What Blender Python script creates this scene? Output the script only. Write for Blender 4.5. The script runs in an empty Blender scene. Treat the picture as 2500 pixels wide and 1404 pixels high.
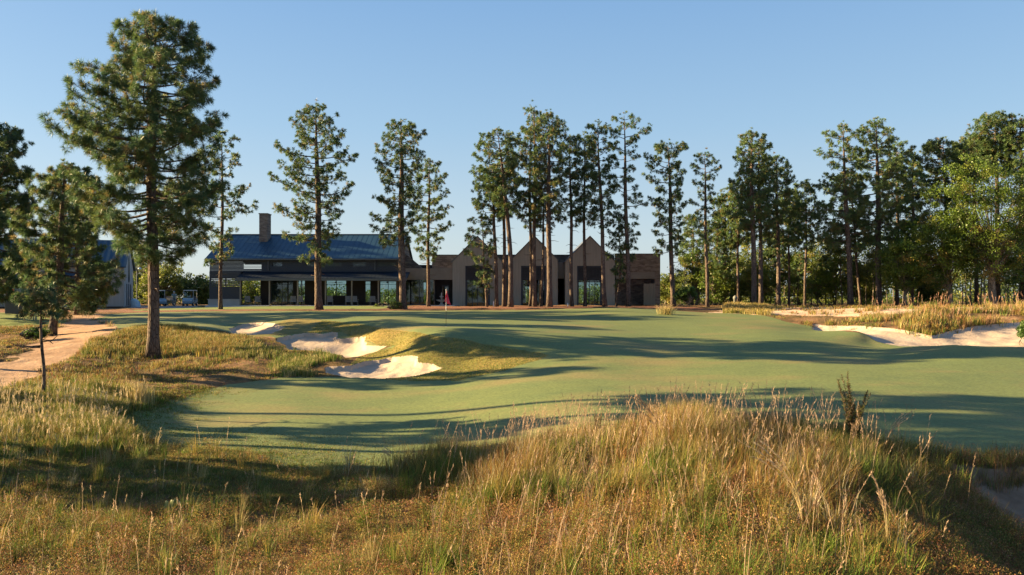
import bpy, math
import numpy as np
R_ = math.radians
scene = bpy.context.scene
COL = scene.collection

# ------------------------------------------------------------------ camera
CAMZ = 1.0; F = 2000.0; HOR = 728.0          # focal length in photo pixels, horizon row
cam = bpy.data.cameras.new("camera"); camo = bpy.data.objects.new("camera", cam); COL.objects.link(camo)
camo.location = (0, 0, CAMZ); camo.rotation_euler = (R_(90), 0, 0)
cam.sensor_width = 36; cam.lens = 36 * F / 2500; cam.shift_y = (HOR - 702) / 2500
cam.clip_start = 0.1; cam.clip_end = 6000
scene.camera = camo

# ------------------------------------------------------------------ sky, sun, exposure
SUN_EL = 17.0; SUN_BACK = 7.0                 # sun low on the left, a little beyond the picture plane
world = bpy.data.worlds.new("World"); scene.world = world; world.use_nodes = True
wn = world.node_tree.nodes; wl = world.node_tree.links
sky = wn.new("ShaderNodeTexSky"); sky.sky_type = 'NISHITA'; sky.sun_disc = False
sky.sun_elevation = R_(SUN_EL); sky.sun_rotation = R_(-(90 - SUN_BACK))
sky.air_density = 1.0; sky.dust_density = 1.0; sky.ozone_density = 1.0; sky.altitude = 100
# clear morning haze: the physical sky is blended with a pale horizon to deep blue gradient
geo = wn.new("ShaderNodeTexCoord"); sep = wn.new("ShaderNodeSeparateXYZ"); wl.new(geo.outputs['Generated'], sep.inputs[0])
rmp = wn.new("ShaderNodeValToRGB"); wl.new(sep.outputs[2], rmp.inputs[0]); el_ = rmp.color_ramp.elements
for k, (p_, c_) in enumerate([(0.0, (.74, .86, .94)), (.07, (.66, .82, .95)), (.20, (.43, .69, .97)), (.36, (.265, .53, .93)), (1.0, (.10, .25, .62))]):
    if k > 1: el_.new(.5)
for k, (p_, c_) in enumerate([(0.0, (.74, .86, .94)), (.07, (.66, .82, .95)), (.20, (.43, .69, .97)), (.36, (.265, .53, .93)), (1.0, (.10, .25, .62))]):
    el_[k].position = p_; el_[k].color = (*c_, 1)
scl = wn.new("ShaderNodeVectorMath"); scl.operation = 'SCALE'; scl.inputs['Scale'].default_value = 4.1; wl.new(rmp.outputs[0], scl.inputs[0])
mxs = wn.new("ShaderNodeMix"); mxs.data_type = 'RGBA'; mxs.inputs[0].default_value = .75
wl.new(sky.outputs[0], mxs.inputs[6]); wl.new(scl.outputs[0], mxs.inputs[7])
wl.new(mxs.outputs[2], wn["Background"].inputs[0]); wn["Background"].inputs[1].default_value = 0.041
sun = bpy.data.lights.new("sun", 'SUN'); suno = bpy.data.objects.new("sun", sun); COL.objects.link(suno)
sun.energy = 5.0; sun.angle = R_(0.5); sun.color = (1.0, 0.74, 0.38)
SD = (-math.cos(R_(SUN_BACK)) * math.cos(R_(SUN_EL)), math.sin(R_(SUN_BACK)) * math.cos(R_(SUN_EL)), math.sin(R_(SUN_EL)))
from mathutils import Vector
suno.rotation_euler = Vector(SD).to_track_quat('Z', 'Y').to_euler(); suno.location = (-60, 10, 60)
vs = scene.view_settings; vs.view_transform = 'Standard'; vs.look = 'None'; vs.exposure = 2.3; vs.gamma = 1.0

# ------------------------------------------------------------------ helpers
class MB:
    """collects vertices, quads and tris (numpy) and links them as ONE mesh object"""
    def __init__(s): s.v = []; s.q = []; s.t = []; s.c = []; s.n = 0; s.hasc = False
    def add(s, v, quads=None, tris=None, col=None):
        v = np.asarray(v, dtype=np.float64).reshape(-1, 3)
        if quads is not None and len(quads): s.q.append(np.asarray(quads, dtype=np.int64).reshape(-1, 4) + s.n)
        if tris is not None and len(tris): s.t.append(np.asarray(tris, dtype=np.int64).reshape(-1, 3) + s.n)
        if col is None: c = np.ones((len(v), 3)) * 0.5
        else:
            s.hasc = True; c = np.asarray(col, dtype=np.float64)
            if c.ndim == 1: c = np.tile(c, (len(v), 1))
        s.v.append(v); s.c.append(c); s.n += len(v)
        return s
    def box(s, x0, x1, y0, y1, z0, z1, col=None):
        v = [(x0,y0,z0),(x1,y0,z0),(x1,y1,z0),(x0,y1,z0),(x0,y0,z1),(x1,y0,z1),(x1,y1,z1),(x0,y1,z1)]
        q = [(0,3,2,1),(4,5,6,7),(0,1,5,4),(1,2,6,5),(2,3,7,6),(3,0,4,7)]
        return s.add(v, q, col=col)
    def prism(s, poly, y0, y1, col=None):
        """polygon in x-z extruded from y0 to y1"""
        n = len(poly)
        v = [(x, y0, z) for x, z in poly] + [(x, y1, z) for x, z in poly]
        q = [(i, (i+1) % n, (i+1) % n + n, i + n) for i in range(n)]
        t = []
        for i in range(1, n-1): t += [(0, i+1, i), (n, n+i, n+i+1)]
        return s.add(v, q, t, col=col)
    def tube(s, path, rad, sides=8, col=None, cap=True, rough=0.0, rng=None):
        path = np.asarray(path, float); m = len(path)
        rad = np.broadcast_to(np.asarray(rad, float), (m,))
        tan = np.gradient(path, axis=0); tan /= np.linalg.norm(tan, axis=1)[:, None] + 1e-9
        up = np.array([0, 0, 1.0]) if abs(tan[:, 2]).mean() < 0.85 else np.array([1.0, 0, 0])
        a = np.cross(tan, up); a /= np.linalg.norm(a, axis=1)[:, None] + 1e-9
        b = np.cross(tan, a)
        th = np.arange(sides) * 2 * np.pi / sides
        rr = rad[:, None] * (1 + (rng.uniform(-rough, rough, (m, sides)) if rough else 0))
        v = path[:, None, :] + rr[..., None] * (np.cos(th)[None, :, None] * a[:, None, :] + np.sin(th)[None, :, None] * b[:, None, :])
        i = np.arange(m-1)[:, None]; j = np.arange(sides)[None, :]; j2 = (j+1) % sides
        q = np.stack([i*sides+j, i*sides+j2, (i+1)*sides+j2, (i+1)*sides+j], -1).reshape(-1, 4)
        vv = v.reshape(-1, 3); t = None
        if cap:
            vv = np.vstack([vv, path[-1], path[0]]); k = (m-1)*sides; jj = np.arange(sides)
            t = np.vstack([np.stack([k+jj, k+(jj+1) % sides, np.full(sides, m*sides)], -1),
                           np.stack([(jj+1) % sides, jj, np.full(sides, m*sides+1)], -1)])
        return s.add(vv, q, t, col=col)
    def lathe(s, prof, cx, cy, sides=14, col=None):
        path = [(cx, cy, z) for r, z in prof]; return s.tube(path, [r for r, z in prof], sides, col)
    def build(s, name, mat, parent=None, smooth=False):
        me = bpy.data.meshes.new(name)
        v = np.vstack(s.v); me.vertices.add(len(v)); me.vertices.foreach_set('co', v.astype(np.float32).ravel())
        q = np.vstack(s.q) if s.q else np.zeros((0, 4), int); t = np.vstack(s.t) if s.t else np.zeros((0, 3), int)
        loops = np.concatenate([q.ravel(), t.ravel()]).astype(np.int32)
        st = np.concatenate([np.arange(len(q))*4, len(q)*4 + np.arange(len(t))*3]).astype(np.int32)
        me.loops.add(len(loops)); me.loops.foreach_set('vertex_index', loops)
        me.polygons.add(len(st)); me.polygons.foreach_set('loop_start', st)
        try: me.polygons.foreach_set('loop_total', np.concatenate([np.full(len(q), 4), np.full(len(t), 3)]).astype(np.int32))
        except Exception: pass
        me.update(calc_edges=True)
        me.polygons.foreach_set('use_smooth', np.full(len(st), bool(smooth)))
        if s.hasc:
            ca = me.color_attributes.new('Col', 'FLOAT_COLOR', 'POINT')
            c = np.hstack([np.vstack(s.c), np.ones((len(v), 1))]).astype(np.float32); ca.data.foreach_set('color', c.ravel())
        me.materials.append(mat)
        o = bpy.data.objects.new(name, me); COL.objects.link(o)
        if parent is not None: o.parent = parent
        return o

def empty(name, loc=(0, 0, 0), rz=0):
    o = bpy.data.objects.new(name, None); o.empty_display_size = 0.3; COL.objects.link(o)
    o.location = loc; o.rotation_euler = (0, 0, rz); return o
def tag(o, label=None, cat=None, group=None, kind=None):
    if label: o['label'] = label
    if cat: o['category'] = cat
    if group: o['group'] = group
    if kind: o['kind'] = kind
    return o
def copy_tree(o, parent=None):
    c = o.copy(); COL.objects.link(c)
    if parent is not None: c.parent = parent
    for ch in [k for k in bpy.data.objects if k.parent == o]: copy_tree(ch, c)
    return c

def mat(name, base=(.5, .5, .5), rough=.8, metal=0.0, spec=0.3):
    m = bpy.data.materials.new(name); m.use_nodes = True
    b = m.node_tree.nodes['Principled BSDF']
    b.inputs['Base Color'].default_value = (*base, 1); b.inputs['Roughness'].default_value = rough
    b.inputs['Metallic'].default_value = metal; b.inputs['Specular IOR Level'].default_value = spec
    return m
def nd(m, t): return m.node_tree.nodes.new(t)
def lk(m, a, b): m.node_tree.links.new(a, b)
def noise(m, scale, detail=4, rough=.55, stretch=None, obj=True):
    tc = nd(m, 'ShaderNodeTexCoord'); n = nd(m, 'ShaderNodeTexNoise')
    n.inputs['Scale'].default_value = scale; n.inputs['Detail'].default_value = detail; n.inputs['Roughness'].default_value = rough
    mp = nd(m, 'ShaderNodeMapping'); lk(m, tc.outputs['Object'], mp.inputs[0])
    if stretch: mp.inputs['Scale'].default_value = stretch
    lk(m, mp.outputs[0], n.inputs['Vector']); return n
def ramp(m, src, stops):
    r = nd(m, 'ShaderNodeValToRGB'); e = r.color_ramp.elements
    while len(e) < len(stops): e.new(0.5)
    for k, (p, c) in enumerate(stops): e[k].position = p; e[k].color = (*c, 1)
    lk(m, src, r.inputs[0]); return r
def mixc(m, fac, a, b, mode='MIX'):
    x = nd(m, 'ShaderNodeMix'); x.data_type = 'RGBA'; x.blend_type = mode
    if isinstance(fac, float): x.inputs[0].default_value = fac
    else: lk(m, fac, x.inputs[0])
    for k, v in ((6, a), (7, b)):
        if isinstance(v, tuple): x.inputs[k].default_value = (*v, 1)
        else: lk(m, v, x.inputs[k])
    return x.outputs[2]
def bump(m, src, strength=.5, dist=.05):
    b = nd(m, 'ShaderNodeBump'); b.inputs['Strength'].default_value = strength; b.inputs['Distance'].default_value = dist
    lk(m, src, b.inputs['Height']); lk(m, b.outputs[0], m.node_tree.nodes['Principled BSDF'].inputs['Normal']); return b
def setc(m, out): lk(m, out, m.node_tree.nodes['Principled BSDF'].inputs['Base Color'])

def noisy(name, c1, c2, scale=2.0, rough=.85, bs=None, bstr=.4, bd=.02, stretch=None, metal=0, spec=.3, detail=5):
    m = mat(name, c1, rough, metal, spec); n = noise(m, scale, detail, .6, stretch)
    setc(m, ramp(m, n.outputs[0], [(.35, c1), (.65, c2)]).outputs[0])
    if bs: bump(m, noise(m, bs, 4, .6, stretch).outputs[0], bstr, bd)
    return m
def foliage_mat(name, trans=.3, rough=.6, spec=.25):
    m = bpy.data.materials.new(name); m.use_nodes = True; nt = m.node_tree
    p = nt.nodes['Principled BSDF']; p.inputs['Roughness'].default_value = rough; p.inputs['Specular IOR Level'].default_value = spec
    a = nd(m, 'ShaderNodeVertexColor'); a.layer_name = 'Col'
    lk(m, a.outputs[0], p.inputs['Base Color'])
    tr = nd(m, 'ShaderNodeBsdfTranslucent'); lk(m, a.outputs[0], tr.inputs[0])
    mx = nd(m, 'ShaderNodeMixShader'); mx.inputs[0].default_value = trans
    lk(m, p.outputs[0], mx.inputs[1]); lk(m, tr.outputs[0], mx.inputs[2])
    lk(m, mx.outputs[0], nt.nodes['Material Output'].inputs[0]); return m

M = {}
# turf: close-mown, faint tan wear, fine grain
def turf_mat(name, cg, cd, ct, patch, grain, bstr):
    m = mat(name, cg, .75, 0, .25)
    n1 = noise(m, .45, 8, .68, (1, 1.5, 1)); n2 = noise(m, grain, 5, .75); n3 = noise(m, .16, 6, .62, (1, 1.8, 1))
    base = ramp(m, n1.outputs[0], [(.3, cd), (.62, cg)]).outputs[0]
    tan = ramp(m, n3.outputs[0], [(patch, (0, 0, 0)), (patch + .16, (1, 1, 1))]).outputs[0]
    c = mixc(m, tan, base, ct)
    f = ramp(m, n2.outputs[0], [(.3, (.62, .62, .62)), (.7, (1.25, 1.25, 1.25))]).outputs[0]
    c = mixc(m, 1.0, c, f, 'MULTIPLY'); setc(m, c)
    bump(m, n2.outputs[0], bstr, .03); return m
M['green'] = turf_mat('mown_turf', (.142, .172, .056), (.108, .142, .050), (.195, .170, .066), .50, 9, .35)
M['bank'] = turf_mat('bank_turf', (.185, .150, .032), (.120, .112, .024), (.27, .19, .055), .48, 6, .8)
M['lawn'] = turf_mat('lawn_turf', (.18, .21, .055), (.13, .17, .04), (.24, .22, .08), .55, 5, .7)
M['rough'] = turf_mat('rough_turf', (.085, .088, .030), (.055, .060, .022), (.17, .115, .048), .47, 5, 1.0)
M['sand'] = noisy('bunker_sand', (.36, .275, .205), (.44, .345, .265), .9, .95, 5, .6, .06, detail=7)
M['shaded_sand'] = noisy('shaded_sand', (.13, .080, .050), (.25, .165, .105), 1.6, .95, 5, .6, .06, detail=7)  # near right bunker: the shade over it is painted in as darker brown sand
M['path'] = noisy('dirt_path_sand', (.28, .155, .085), (.39, .24, .150), .8, .95, 4, .8, .06, (1, 1, 1), detail=8)
M['waste'] = noisy('waste_sand', (.40, .27, .175), (.52, .38, .27), .5, .95, 3, .8, .06, detail=8)
M['mulch'] = noisy('pine_straw', (.13, .048, .024), (.23, .098, .050), 2.5, .95, 7, 1, .08, detail=8)
M['native'] = (lambda m: m)(mat('native_ground', (.2, .14, .07), .95, 0, .1))
m = M['native']; n1 = noise(m, .5, 8, .68); n2 = noise(m, 5, 6, .7)
c = ramp(m, n1.outputs[0], [(.30, (.060, .055, .024)), (.45, (.14, .092, .042)), (.58, (.22, .125, .065)), (.72, (.34, .22, .13))]).outputs[0]
f = ramp(m, n2.outputs[0], [(.3, (.5, .5, .5)), (.7, (1.3, 1.3, 1.3))]).outputs[0]
setc(m, mixc(m, 1.0, c, f, 'MULTIPLY')); bump(m, n2.outputs[0], 1.0, .12)
# bark
def bark(name, a, b, c3):
    m = mat(name, a, .9, 0, .15)
    v = nd(m, 'ShaderNodeTexVoronoi'); tc = nd(m, 'ShaderNodeTexCoord'); mp = nd(m, 'ShaderNodeMapping')
    mp.inputs['Scale'].default_value = (9, 9, 2.6); lk(m, tc.outputs['Object'], mp.inputs[0]); lk(m, mp.outputs[0], v.inputs['Vector'])
    v.feature = 'DISTANCE_TO_EDGE'; v.inputs['Scale'].default_value = 1
    n = noise(m, 3, 5, .65, (1, 1, .35))
    base = ramp(m, n.outputs[0], [(.32, a), (.5, b), (.68, c3)]).outputs[0]
    f = ramp(m, v.outputs[0], [(.0, (.28, .26, .25)), (.12, (1, 1, 1))]).outputs[0]
    setc(m, mixc(m, 1.0, base, f, 'MULTIPLY')); bump(m, v.outputs[0], .9, .06); return m
M['bark'] = bark('pine_bark', (.070, .052, .043), (.125, .093, .076), (.20, .15, .12))
M['bark_grey'] = bark('hardwood_bark', (.12, .10, .08), (.20, .17, .13), (.30, .26, .20))
M['needles'] = foliage_mat('pine_needles', .34, .5, .35)
M['leaves'] = foliage_mat('broad_leaves', .42, .45, .4)
M['grass'] = foliage_mat('dry_grass', .30, .6, .2)

# ------------------------------------------------------------------ terrain
# height controls: photo pixel + distance of the ground seen there
CP = [
 (-400,748,88),(0,752,86),(200,752,86),(400,752,86),(640,748,86),(900,747,86),(1100,747,86),(1300,747,86),(1500,747,86),(1700,747,86),
 (1900,747,84),(2200,747,82),(2500,748,80),(2900,748,84),
 # behind the green, mulch bed
 (500,757,73),(800,756,72),(1100,755,72),(1300,752,74),(1500,749.5,76),(1640,752,72),
 # left fairway and the path
 (350,768,66),(600,772,62),(300,790,56),(450,790,55),(250,815,48),(100,870,41),(0,935,34),(0,850,43),(130,820,50.5),(0,790,56),(-300,800,52),(-300,900,36),
 (520,800,51),(300,850,44),(375,873,42.6),(200,880,40),
 # left of bunkers, native
 (560,806,52),(640,818,48),(600,850,44),(700,862,42.5),(520,900,38.5),(700,905,38),(300,920,36),(800,905,37.6),(820,880,39.5),
 # green plateau
 (740,772,58),(760,777,54),(850,772,57),(1000,768,58),(1090,798,46.7),(1000,795,48),(900,792,49),(1200,768,58),(1200,800,46),(1300,830,40.5),
 (1350,772,57),(1500,757,62),(1420,764,60),(1640,764,61),(1740,768,60),(1860,772,58),(1600,800,49),(1750,800,49),(1500,830,42),(1700,838,41.5),(1900,815,45),
 (2000,845,41),(1800,870,37),(1600,870,37),(1450,868,37),(1100,826,41),(1180,842,39.4),
 # bank crest and foot
 (700,783,53),(850,792,49.5),(925,803,46.8),(1000,815,44),(870,843,46.2),(960,850,43.4),(760,857,43.6),(700,822,47.5),
 (1130,880,38.4),(1080,912,36.2),(1200,890,37.0),(1300,890,36.0),(1180,915,34.6),(960,925,35.6),
 # lower fairway
 (960,940,34),(960,1020,27.5),(960,1100,22.5),(700,960,32.5),(700,1050,25.5),(500,970,32),(500,1050,25.6),(1340,930,31.5),(1340,1000,26),
 (1600,905,33.5),(1600,960,28),(2000,900,33),(2000,985,25.5),(2500,900,32.5),(2500,985,25.5),(2300,1040,21.5),(2500,1085,19.3),(2300,1085,19.3),(1600,1020,23.5),(2900,950,28),(1850,1060,20.5),
 # green right edge
 (1930,789,53),(2100,813,45),(2330,842,39.5),(2500,848,39),(2900,850,39),
 # foreground native ground
 (900,1180,18),(500,1170,18.3),(100,1130,19.6),(-300,1130,19.8),(100,1020,24.6),(0,965,27.5),(200,965,29),(-300,960,28),(380,1010,28),
 (1250,1110,20.3),(500,1404,12.2),(0,1404,12.3),(1000,1404,12.1),(1100,1210,16.2),(1300,1140,16.8),(1500,1110,16.6),(1700,1080,16.8),(1500,1404,11.2),
 (1900,1110,16.5),(2080,1130,16.3),(2200,1190,15.4),(2000,1404,10.6),(1700,1404,10.6),(1700,1230,13.3),(2050,1240,13.2),(2250,1404,11.2),(2500,1404,12.2),
 (2400,1140,17.2),(2450,1240,15.3),(2700,1200,16),(2330,1300,13.2),
]
# height controls given directly: photo column at distance Y, ground height
WP = [
 (1990,-1.0,50.8),(2120,-1.35,43.9),(2330,-1.45,41.2),(2480,-1.45,41),
 (1985,-.65,52.8),(2050,-.75,51.5),(2150,-.76,49),(2230,-.97,46.8),(2275,-1.14,46),(2315,-.97,47),(2360,-.73,48),(2420,-.58,48.5),(2500,-.46,48.8),(2260,-.3,50),(2340,-.2,51),(2440,.0,52),
 (2100,-.2,53.5),(2300,.05,54),(2480,.2,54),(2900,.4,52),(2000,.0,60),(1900,.0,64),(2200,.15,66),(2500,.25,66),(1960,-.35,56),
 (0,.2,105),(600,.2,105),(1250,.2,105),(1900,.2,105),(2500,.2,105),
]
cu = np.array([(p[0]-1250)/F*p[2] for p in CP] + [(p[0]-1250)/F*p[2] for p in WP] + [-90,-90,-60,-40,90,90,60,40,0,-15,15,0,-30,30,-10,10,-8,8,-100,100])
cy = np.array([p[2] for p in CP] + [p[2] for p in WP] + [90,50,25,0,90,50,25,0,4,4,4,-20,-20,-20,8.5,8.5,-8,-8,130,130])
cz = np.array([CAMZ-(p[1]-HOR)*p[2]/F for p in CP] + [p[1] for p in WP] + [.2,-1,-2.5,-2.8,.2,0,-1.8,-2.6,-3.1,-3.1,-2.8,-3,-3,-3,-3.2,-2.6,-3,-3,.2,.2])
def tps_k(r2): return np.where(r2 > 1e-9, r2*np.log(np.maximum(r2, 1e-9))*.5, 0)
# depth is compressed: a metre matters more near the camera
def warp(y): return 14*np.log1p(np.maximum(y, -20)/14+1.6)*2.2
def wx(x, y): return x*14/(14+.35*np.maximum(y, 0))*1.4
A_ = wx(cu, cy); B_ = warp(cy); n_ = len(A_)
K_ = tps_k((A_[:, None]-A_)**2 + (B_[:, None]-B_)**2) + np.eye(n_)*.09
P_ = np.stack([np.ones(n_), A_, B_], 1)
sol = np.linalg.solve(np.block([[K_, P_], [P_.T, np.zeros((3, 3))]]), np.concatenate([cz, np.zeros(3)]))
def H0(x, y):
    x = np.asarray(x, float); y = np.asarray(y, float); sh = np.broadcast(x, y).shape
    x = np.broadcast_to(x, sh).ravel(); y = np.broadcast_to(y, sh).ravel()
    out = np.empty(len(x)); xx = np.clip(x, -95, 95); yy = np.clip(y, -20, 125); a = wx(xx, yy); b = warp(yy)
    for i in range(0, len(x), 40000):
        s = slice(i, i+40000)
        out[s] = tps_k((a[s, None]-A_)**2 + (b[s, None]-B_)**2) @ sol[:n_] + sol[n_] + sol[n_+1]*a[s] + sol[n_+2]*b[s]
    far = np.clip((y-100)/15, 0, 1); side = np.clip((np.abs(x)-80)/15, 0, 1)
    out = np.clip(out, -3.6, 1.2)
    return (out*(1-far)+.2*far).reshape(sh)
def value_noise(x, y, s, seed):
    rg = np.random.RandomState(seed); g = rg.rand(256, 256); x = x/s+1000; y = y/s+1000
    xi = np.floor(x).astype(int); yi = np.floor(y).astype(int); fx = x-xi; fy = y-yi
    fx = fx*fx*(3-2*fx); fy = fy*fy*(3-2*fy); a = lambda i, j: g[(xi+i) % 256, (yi+j) % 256]
    return (a(0,0)*(1-fx)+a(1,0)*fx)*(1-fy)+(a(0,1)*(1-fx)+a(1,1)*fx)*fy-.5

def unproj(poly, step=14):
    """photo outline -> where it lies on the ground"""
    pts = []
    for k in range(len(poly)):
        a = np.array(poly[k], float); b = np.array(poly[(k+1) % len(poly)], float)
        n = max(1, int(np.hypot(*(b-a))/step)); pts += [a+(b-a)*t/n for t in range(n)]
    pts = np.array(pts); Ys = np.exp(np.linspace(math.log(6), math.log(112), 900))
    X = (pts[:, :1]-1250)/F*Ys; Z = CAMZ-(pts[:, 1:]-HOR)*Ys/F
    hit = H0(X, np.broadcast_to(Ys, X.shape)) >= Z
    k = np.where(hit.any(1), hit.argmax(1), 899); Y = Ys[k]
    return np.stack([(pts[:, 0]-1250)/F*Y, Y], 1)
def sdf(poly, x, y, pad=3.0):
    """signed distance, positive inside"""
    out = np.full(x.shape, -pad); lo = poly.min(0)-pad; hi = poly.max(0)+pad
    idx = np.where((x > lo[0]) & (x < hi[0]) & (y > lo[1]) & (y < hi[1]))[0]
    for i in range(0, len(idx), 60000):
        s = idx[i:i+60000]; px = x[s][:, None]; py = y[s][:, None]
        a = poly; b = np.roll(poly, -1, 0); d = b-a
        t = np.clip(((px-a[:, 0])*d[:, 0]+(py-a[:, 1])*d[:, 1])/((d**2).sum(1)+1e-12), 0, 1)
        dd = np.sqrt(((px-a[:, 0]-t*d[:, 0])**2+(py-a[:, 1]-t*d[:, 1])**2).min(1))
        c = ((a[:, 1] > py) != (b[:, 1] > py)) & (px < (b[:, 0]-a[:, 0])*(py-a[:, 1])/(b[:, 1]-a[:, 1]+1e-12)+a[:, 0])
        ins = c.sum(1) % 2 == 1; out[s] = np.where(ins, dd, -np.minimum(dd, pad))
    return out

TURF = [(235,770),(330,764),(500,761),(750,760),(1000,759),(1300,757),(1420,754),(1500,752),(1600,755),(1700,762),(1790,766),(1865,771),(1935,790),(2100,814),(2330,844),(2500,849),(2700,849),
        (2700,1100),(2500,1130),(2300,1118),(2150,1090),(1950,1075),(1750,1060),(1550,1060),(1350,1085),(1200,1110),(1080,1130),(950,1152),(800,1135),(640,1108),(500,1088),(390,1070),(320,1045),(345,1005),(400,985),(470,962),(560,940),(680,925),(790,922),
        (870,925),(850,890),(880,872),(960,845),(840,870),(760,860),(690,835),(660,822),(590,822),(540,806),(430,803),(300,806),(255,790),(230,780)]
BANK = [(690,784),(720,779),(800,784),(860,789),(930,802),(1000,812),(1090,826),(1180,842),(1340,868),(1300,884),(1230,905),(1120,930),(1000,932),(880,925),(850,890),(880,872),(960,848),(930,850),(890,830),(860,828),(830,812),(760,814),(690,818),(640,822),(600,822)]
B1 = [(556,802),(590,792),(640,787),(672,789),(676,796),(694,797),(690,806),(660,815),(600,819),(570,816)]
B2 = [(672,826),(700,819),(750,815),(790,816),(815,811),(828,812),(822,826),(855,828),(893,822),(888,836),(900,845),(930,846),(968,842),(925,858),(885,870),(840,876),(830,868),(780,857),(710,856),(690,842)]
B3 = [(795,900),(850,893),(885,884),(925,880),(962,872),(1000,868),(1022,870),(1027,884),(1058,889),(1077,900),(1050,912),(1000,922),(930,926),(850,922),(800,912)]
B4 = [(1978,792),(2050,797),(2150,800),(2225,806),(2245,828),(2270,831),(2300,812),(2350,800),(2420,792),(2500,788),(2600,786),(2600,849),(2500,849),(2400,849),(2330,845),(2200,829),(2100,815),(2020,800)]
B5 = [(2270,1128),(2350,1142),(2420,1146),(2500,1142),(2650,1146),(2650,1330),(2500,1330),(2440,1290),(2390,1230),(2330,1180)]
PATH = [(-200,960),(-200,940),(0,882),(60,852),(110,830),(150,800),(150,785),(175,770),(235,766),(240,785),(285,798),(295,812),(240,838),(175,868),(100,905),(40,932),(-60,975)]
wpoly = lambda L: np.array(L, float)
POLY = {}
def densify(p, n=6): 
    q = np.roll(p, -1, 0); return np.vstack([p+(q-p)*t/n for t in range(n)]).reshape(n, len(p), 2).transpose(1, 0, 2).reshape(-1, 2)
POLY['turf'] = unproj(TURF, 16); POLY['bank'] = unproj(BANK, 14)
for k, b in (('b1', B1), ('b2', B2), ('b3', B3), ('b4', B4), ('b5', B5), ('path', PATH)): POLY[k] = unproj(b, 8)
POLY['b4'] = densify(np.array([((p_-1250)/F*y_, y_) for p_, y_ in [(1978,52.8),(2050,51.5),(2150,49),(2230,46.9),(2275,46),(2315,47),(2360,48),(2420,48.5),(2500,48.8),(2650,49),(2650,40.3),(2480,40.4),(2330,40.8),(2200,42.2),(2100,45.8),(2030,49.2),(1978,51.3)]]), 4)
POLY['waste'] = densify(wpoly([(15,62),(17,66),(24,74),(40,76),(62,76),(62,56),(42,55),(36,55.5),(31,53.3),(26,53.2),(22.5,54),(20.5,57),(17.5,60)]))
POLY['mulch'] = densify(wpoly([(-60,66),(-48,76),(-40,79),(-37,79),(-34,73.5),(-12,73.8),(-10,84),(10,85.5),(17,85.5),(17,79),(17,66),(12,70),(0,71.5),(-12,70.8),(-33,70.2),(-40,72),(-47,68)]), 4)
POLY['lawn'] = densify(wpoly([(-35,74),(-12,74),(-10.5,84.6),(-9,86),(-35,86)]), 4)
POLY['lawn2'] = densify(wpoly([(-60,55),(-60,65),(-47,68),(-40.5,72),(-39.5,66),(-32.5,60),(-31,57.5),(-36,53)]), 4)
POLY['drive'] = densify(wpoly([(-42,83),(-36,84.5),(-34,86),(-35,99),(-48,99),(-44,86)]), 4)
SH = [('lawn', 4), ('lawn2', 4), ('turf', 1), ('bank', 2), ('waste', 6), ('mulch', 5), ('drive', 8), ('path', 7), ('b1', 31), ('b2', 32), ('b3', 33), ('b4', 34), ('b5', 35)]
def masks(x, y):
    x = x.ravel(); y = y.ravel(); cls = np.zeros(len(x), int); S = {}
    e1 = value_noise(x, y, 1.1, 3)*.7 + value_noise(x, y, .35, 4)*.28
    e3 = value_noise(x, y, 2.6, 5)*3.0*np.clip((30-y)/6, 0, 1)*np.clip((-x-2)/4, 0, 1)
    for nm, k in SH:
        d = sdf(POLY[nm], x, y)+(e3 if nm == 'turf' else 0)
        w = {'turf': .35, 'bank': .35, 'lawn': .8, 'lawn2': 1.0, 'waste': 2.2, 'mulch': 1.0, 'path': 1.6, 'drive': .5}.get(nm, .42)
        d2 = d + e1*w; S[nm] = d2; cls[d2 > 0] = k
        if nm == 'turf':
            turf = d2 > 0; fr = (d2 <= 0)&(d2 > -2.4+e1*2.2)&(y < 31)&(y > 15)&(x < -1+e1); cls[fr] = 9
        if nm == 'bank': cls[(d2 > 0) & ~turf & (S['turf'] < -.5)] = 0
    return cls, S

us = np.concatenate([-np.geomspace(45, .82, 26), np.linspace(-.78, .78, 1150), np.geomspace(.82, 45, 26)])
ys = np.concatenate([-np.geomspace(600, 2, 16), np.linspace(0, 9.5, 20), np.exp(np.linspace(math.log(10), math.log(33), 260)), np.exp(np.linspace(math.log(33.06), math.log(56), 300)), np.exp(np.linspace(math.log(56.12), math.log(112), 150)), np.geomspace(116, 4000, 26)])
GW = np.sqrt(np.maximum(ys, 0)**2+36.0)
GX = us[None, :]*GW[:, None]; GY = np.broadcast_to(ys[:, None], GX.shape)
def coarseH(x, y):
    return H0(x, y)
GH = H0(GX, GY)
inner = (np.abs(GX) < 70) & (GY > -5) & (GY < 112)
GC = np.zeros(GX.shape, int); GS = {}
ii = np.where(inner.ravel())[0]
c_, S_ = masks(GX.ravel()[ii], GY.ravel()[ii]); GC.ravel()[ii] = c_
for k in S_: t = np.full(GX.size, -3.0); t[ii] = S_[k]; GS[k] = t.reshape(GX.shape)
sm = lambda t: np.clip(t, 0, 1)**2*(3-2*np.clip(t, 0, 1))
for k, lip, bowl in (('b1', .12, .12), ('b2', .20, .12), ('b3', .20, .12), ('b4', .12, .12), ('b5', .22, .3)):
    GH = GH - lip*sm(GS[k]/.16) - bowl*sm(GS[k]/1.6)
nat = sm(-GS['turf']/1.0)*sm(-GS['path']/.6)
for k in ('b1', 'b2', 'b3', 'b4', 'b5', 'drive', 'mulch', 'lawn'): nat = nat*sm(-GS[k]/.6)
near = np.clip(1-(np.abs(GX)-65)/20, 0, 1)*(GY < 100)
GH = GH + nat*near*(value_noise(GX, GY, 2.6, 11)*.22 + value_noise(GX, GY, .8, 12)*.10)
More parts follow.
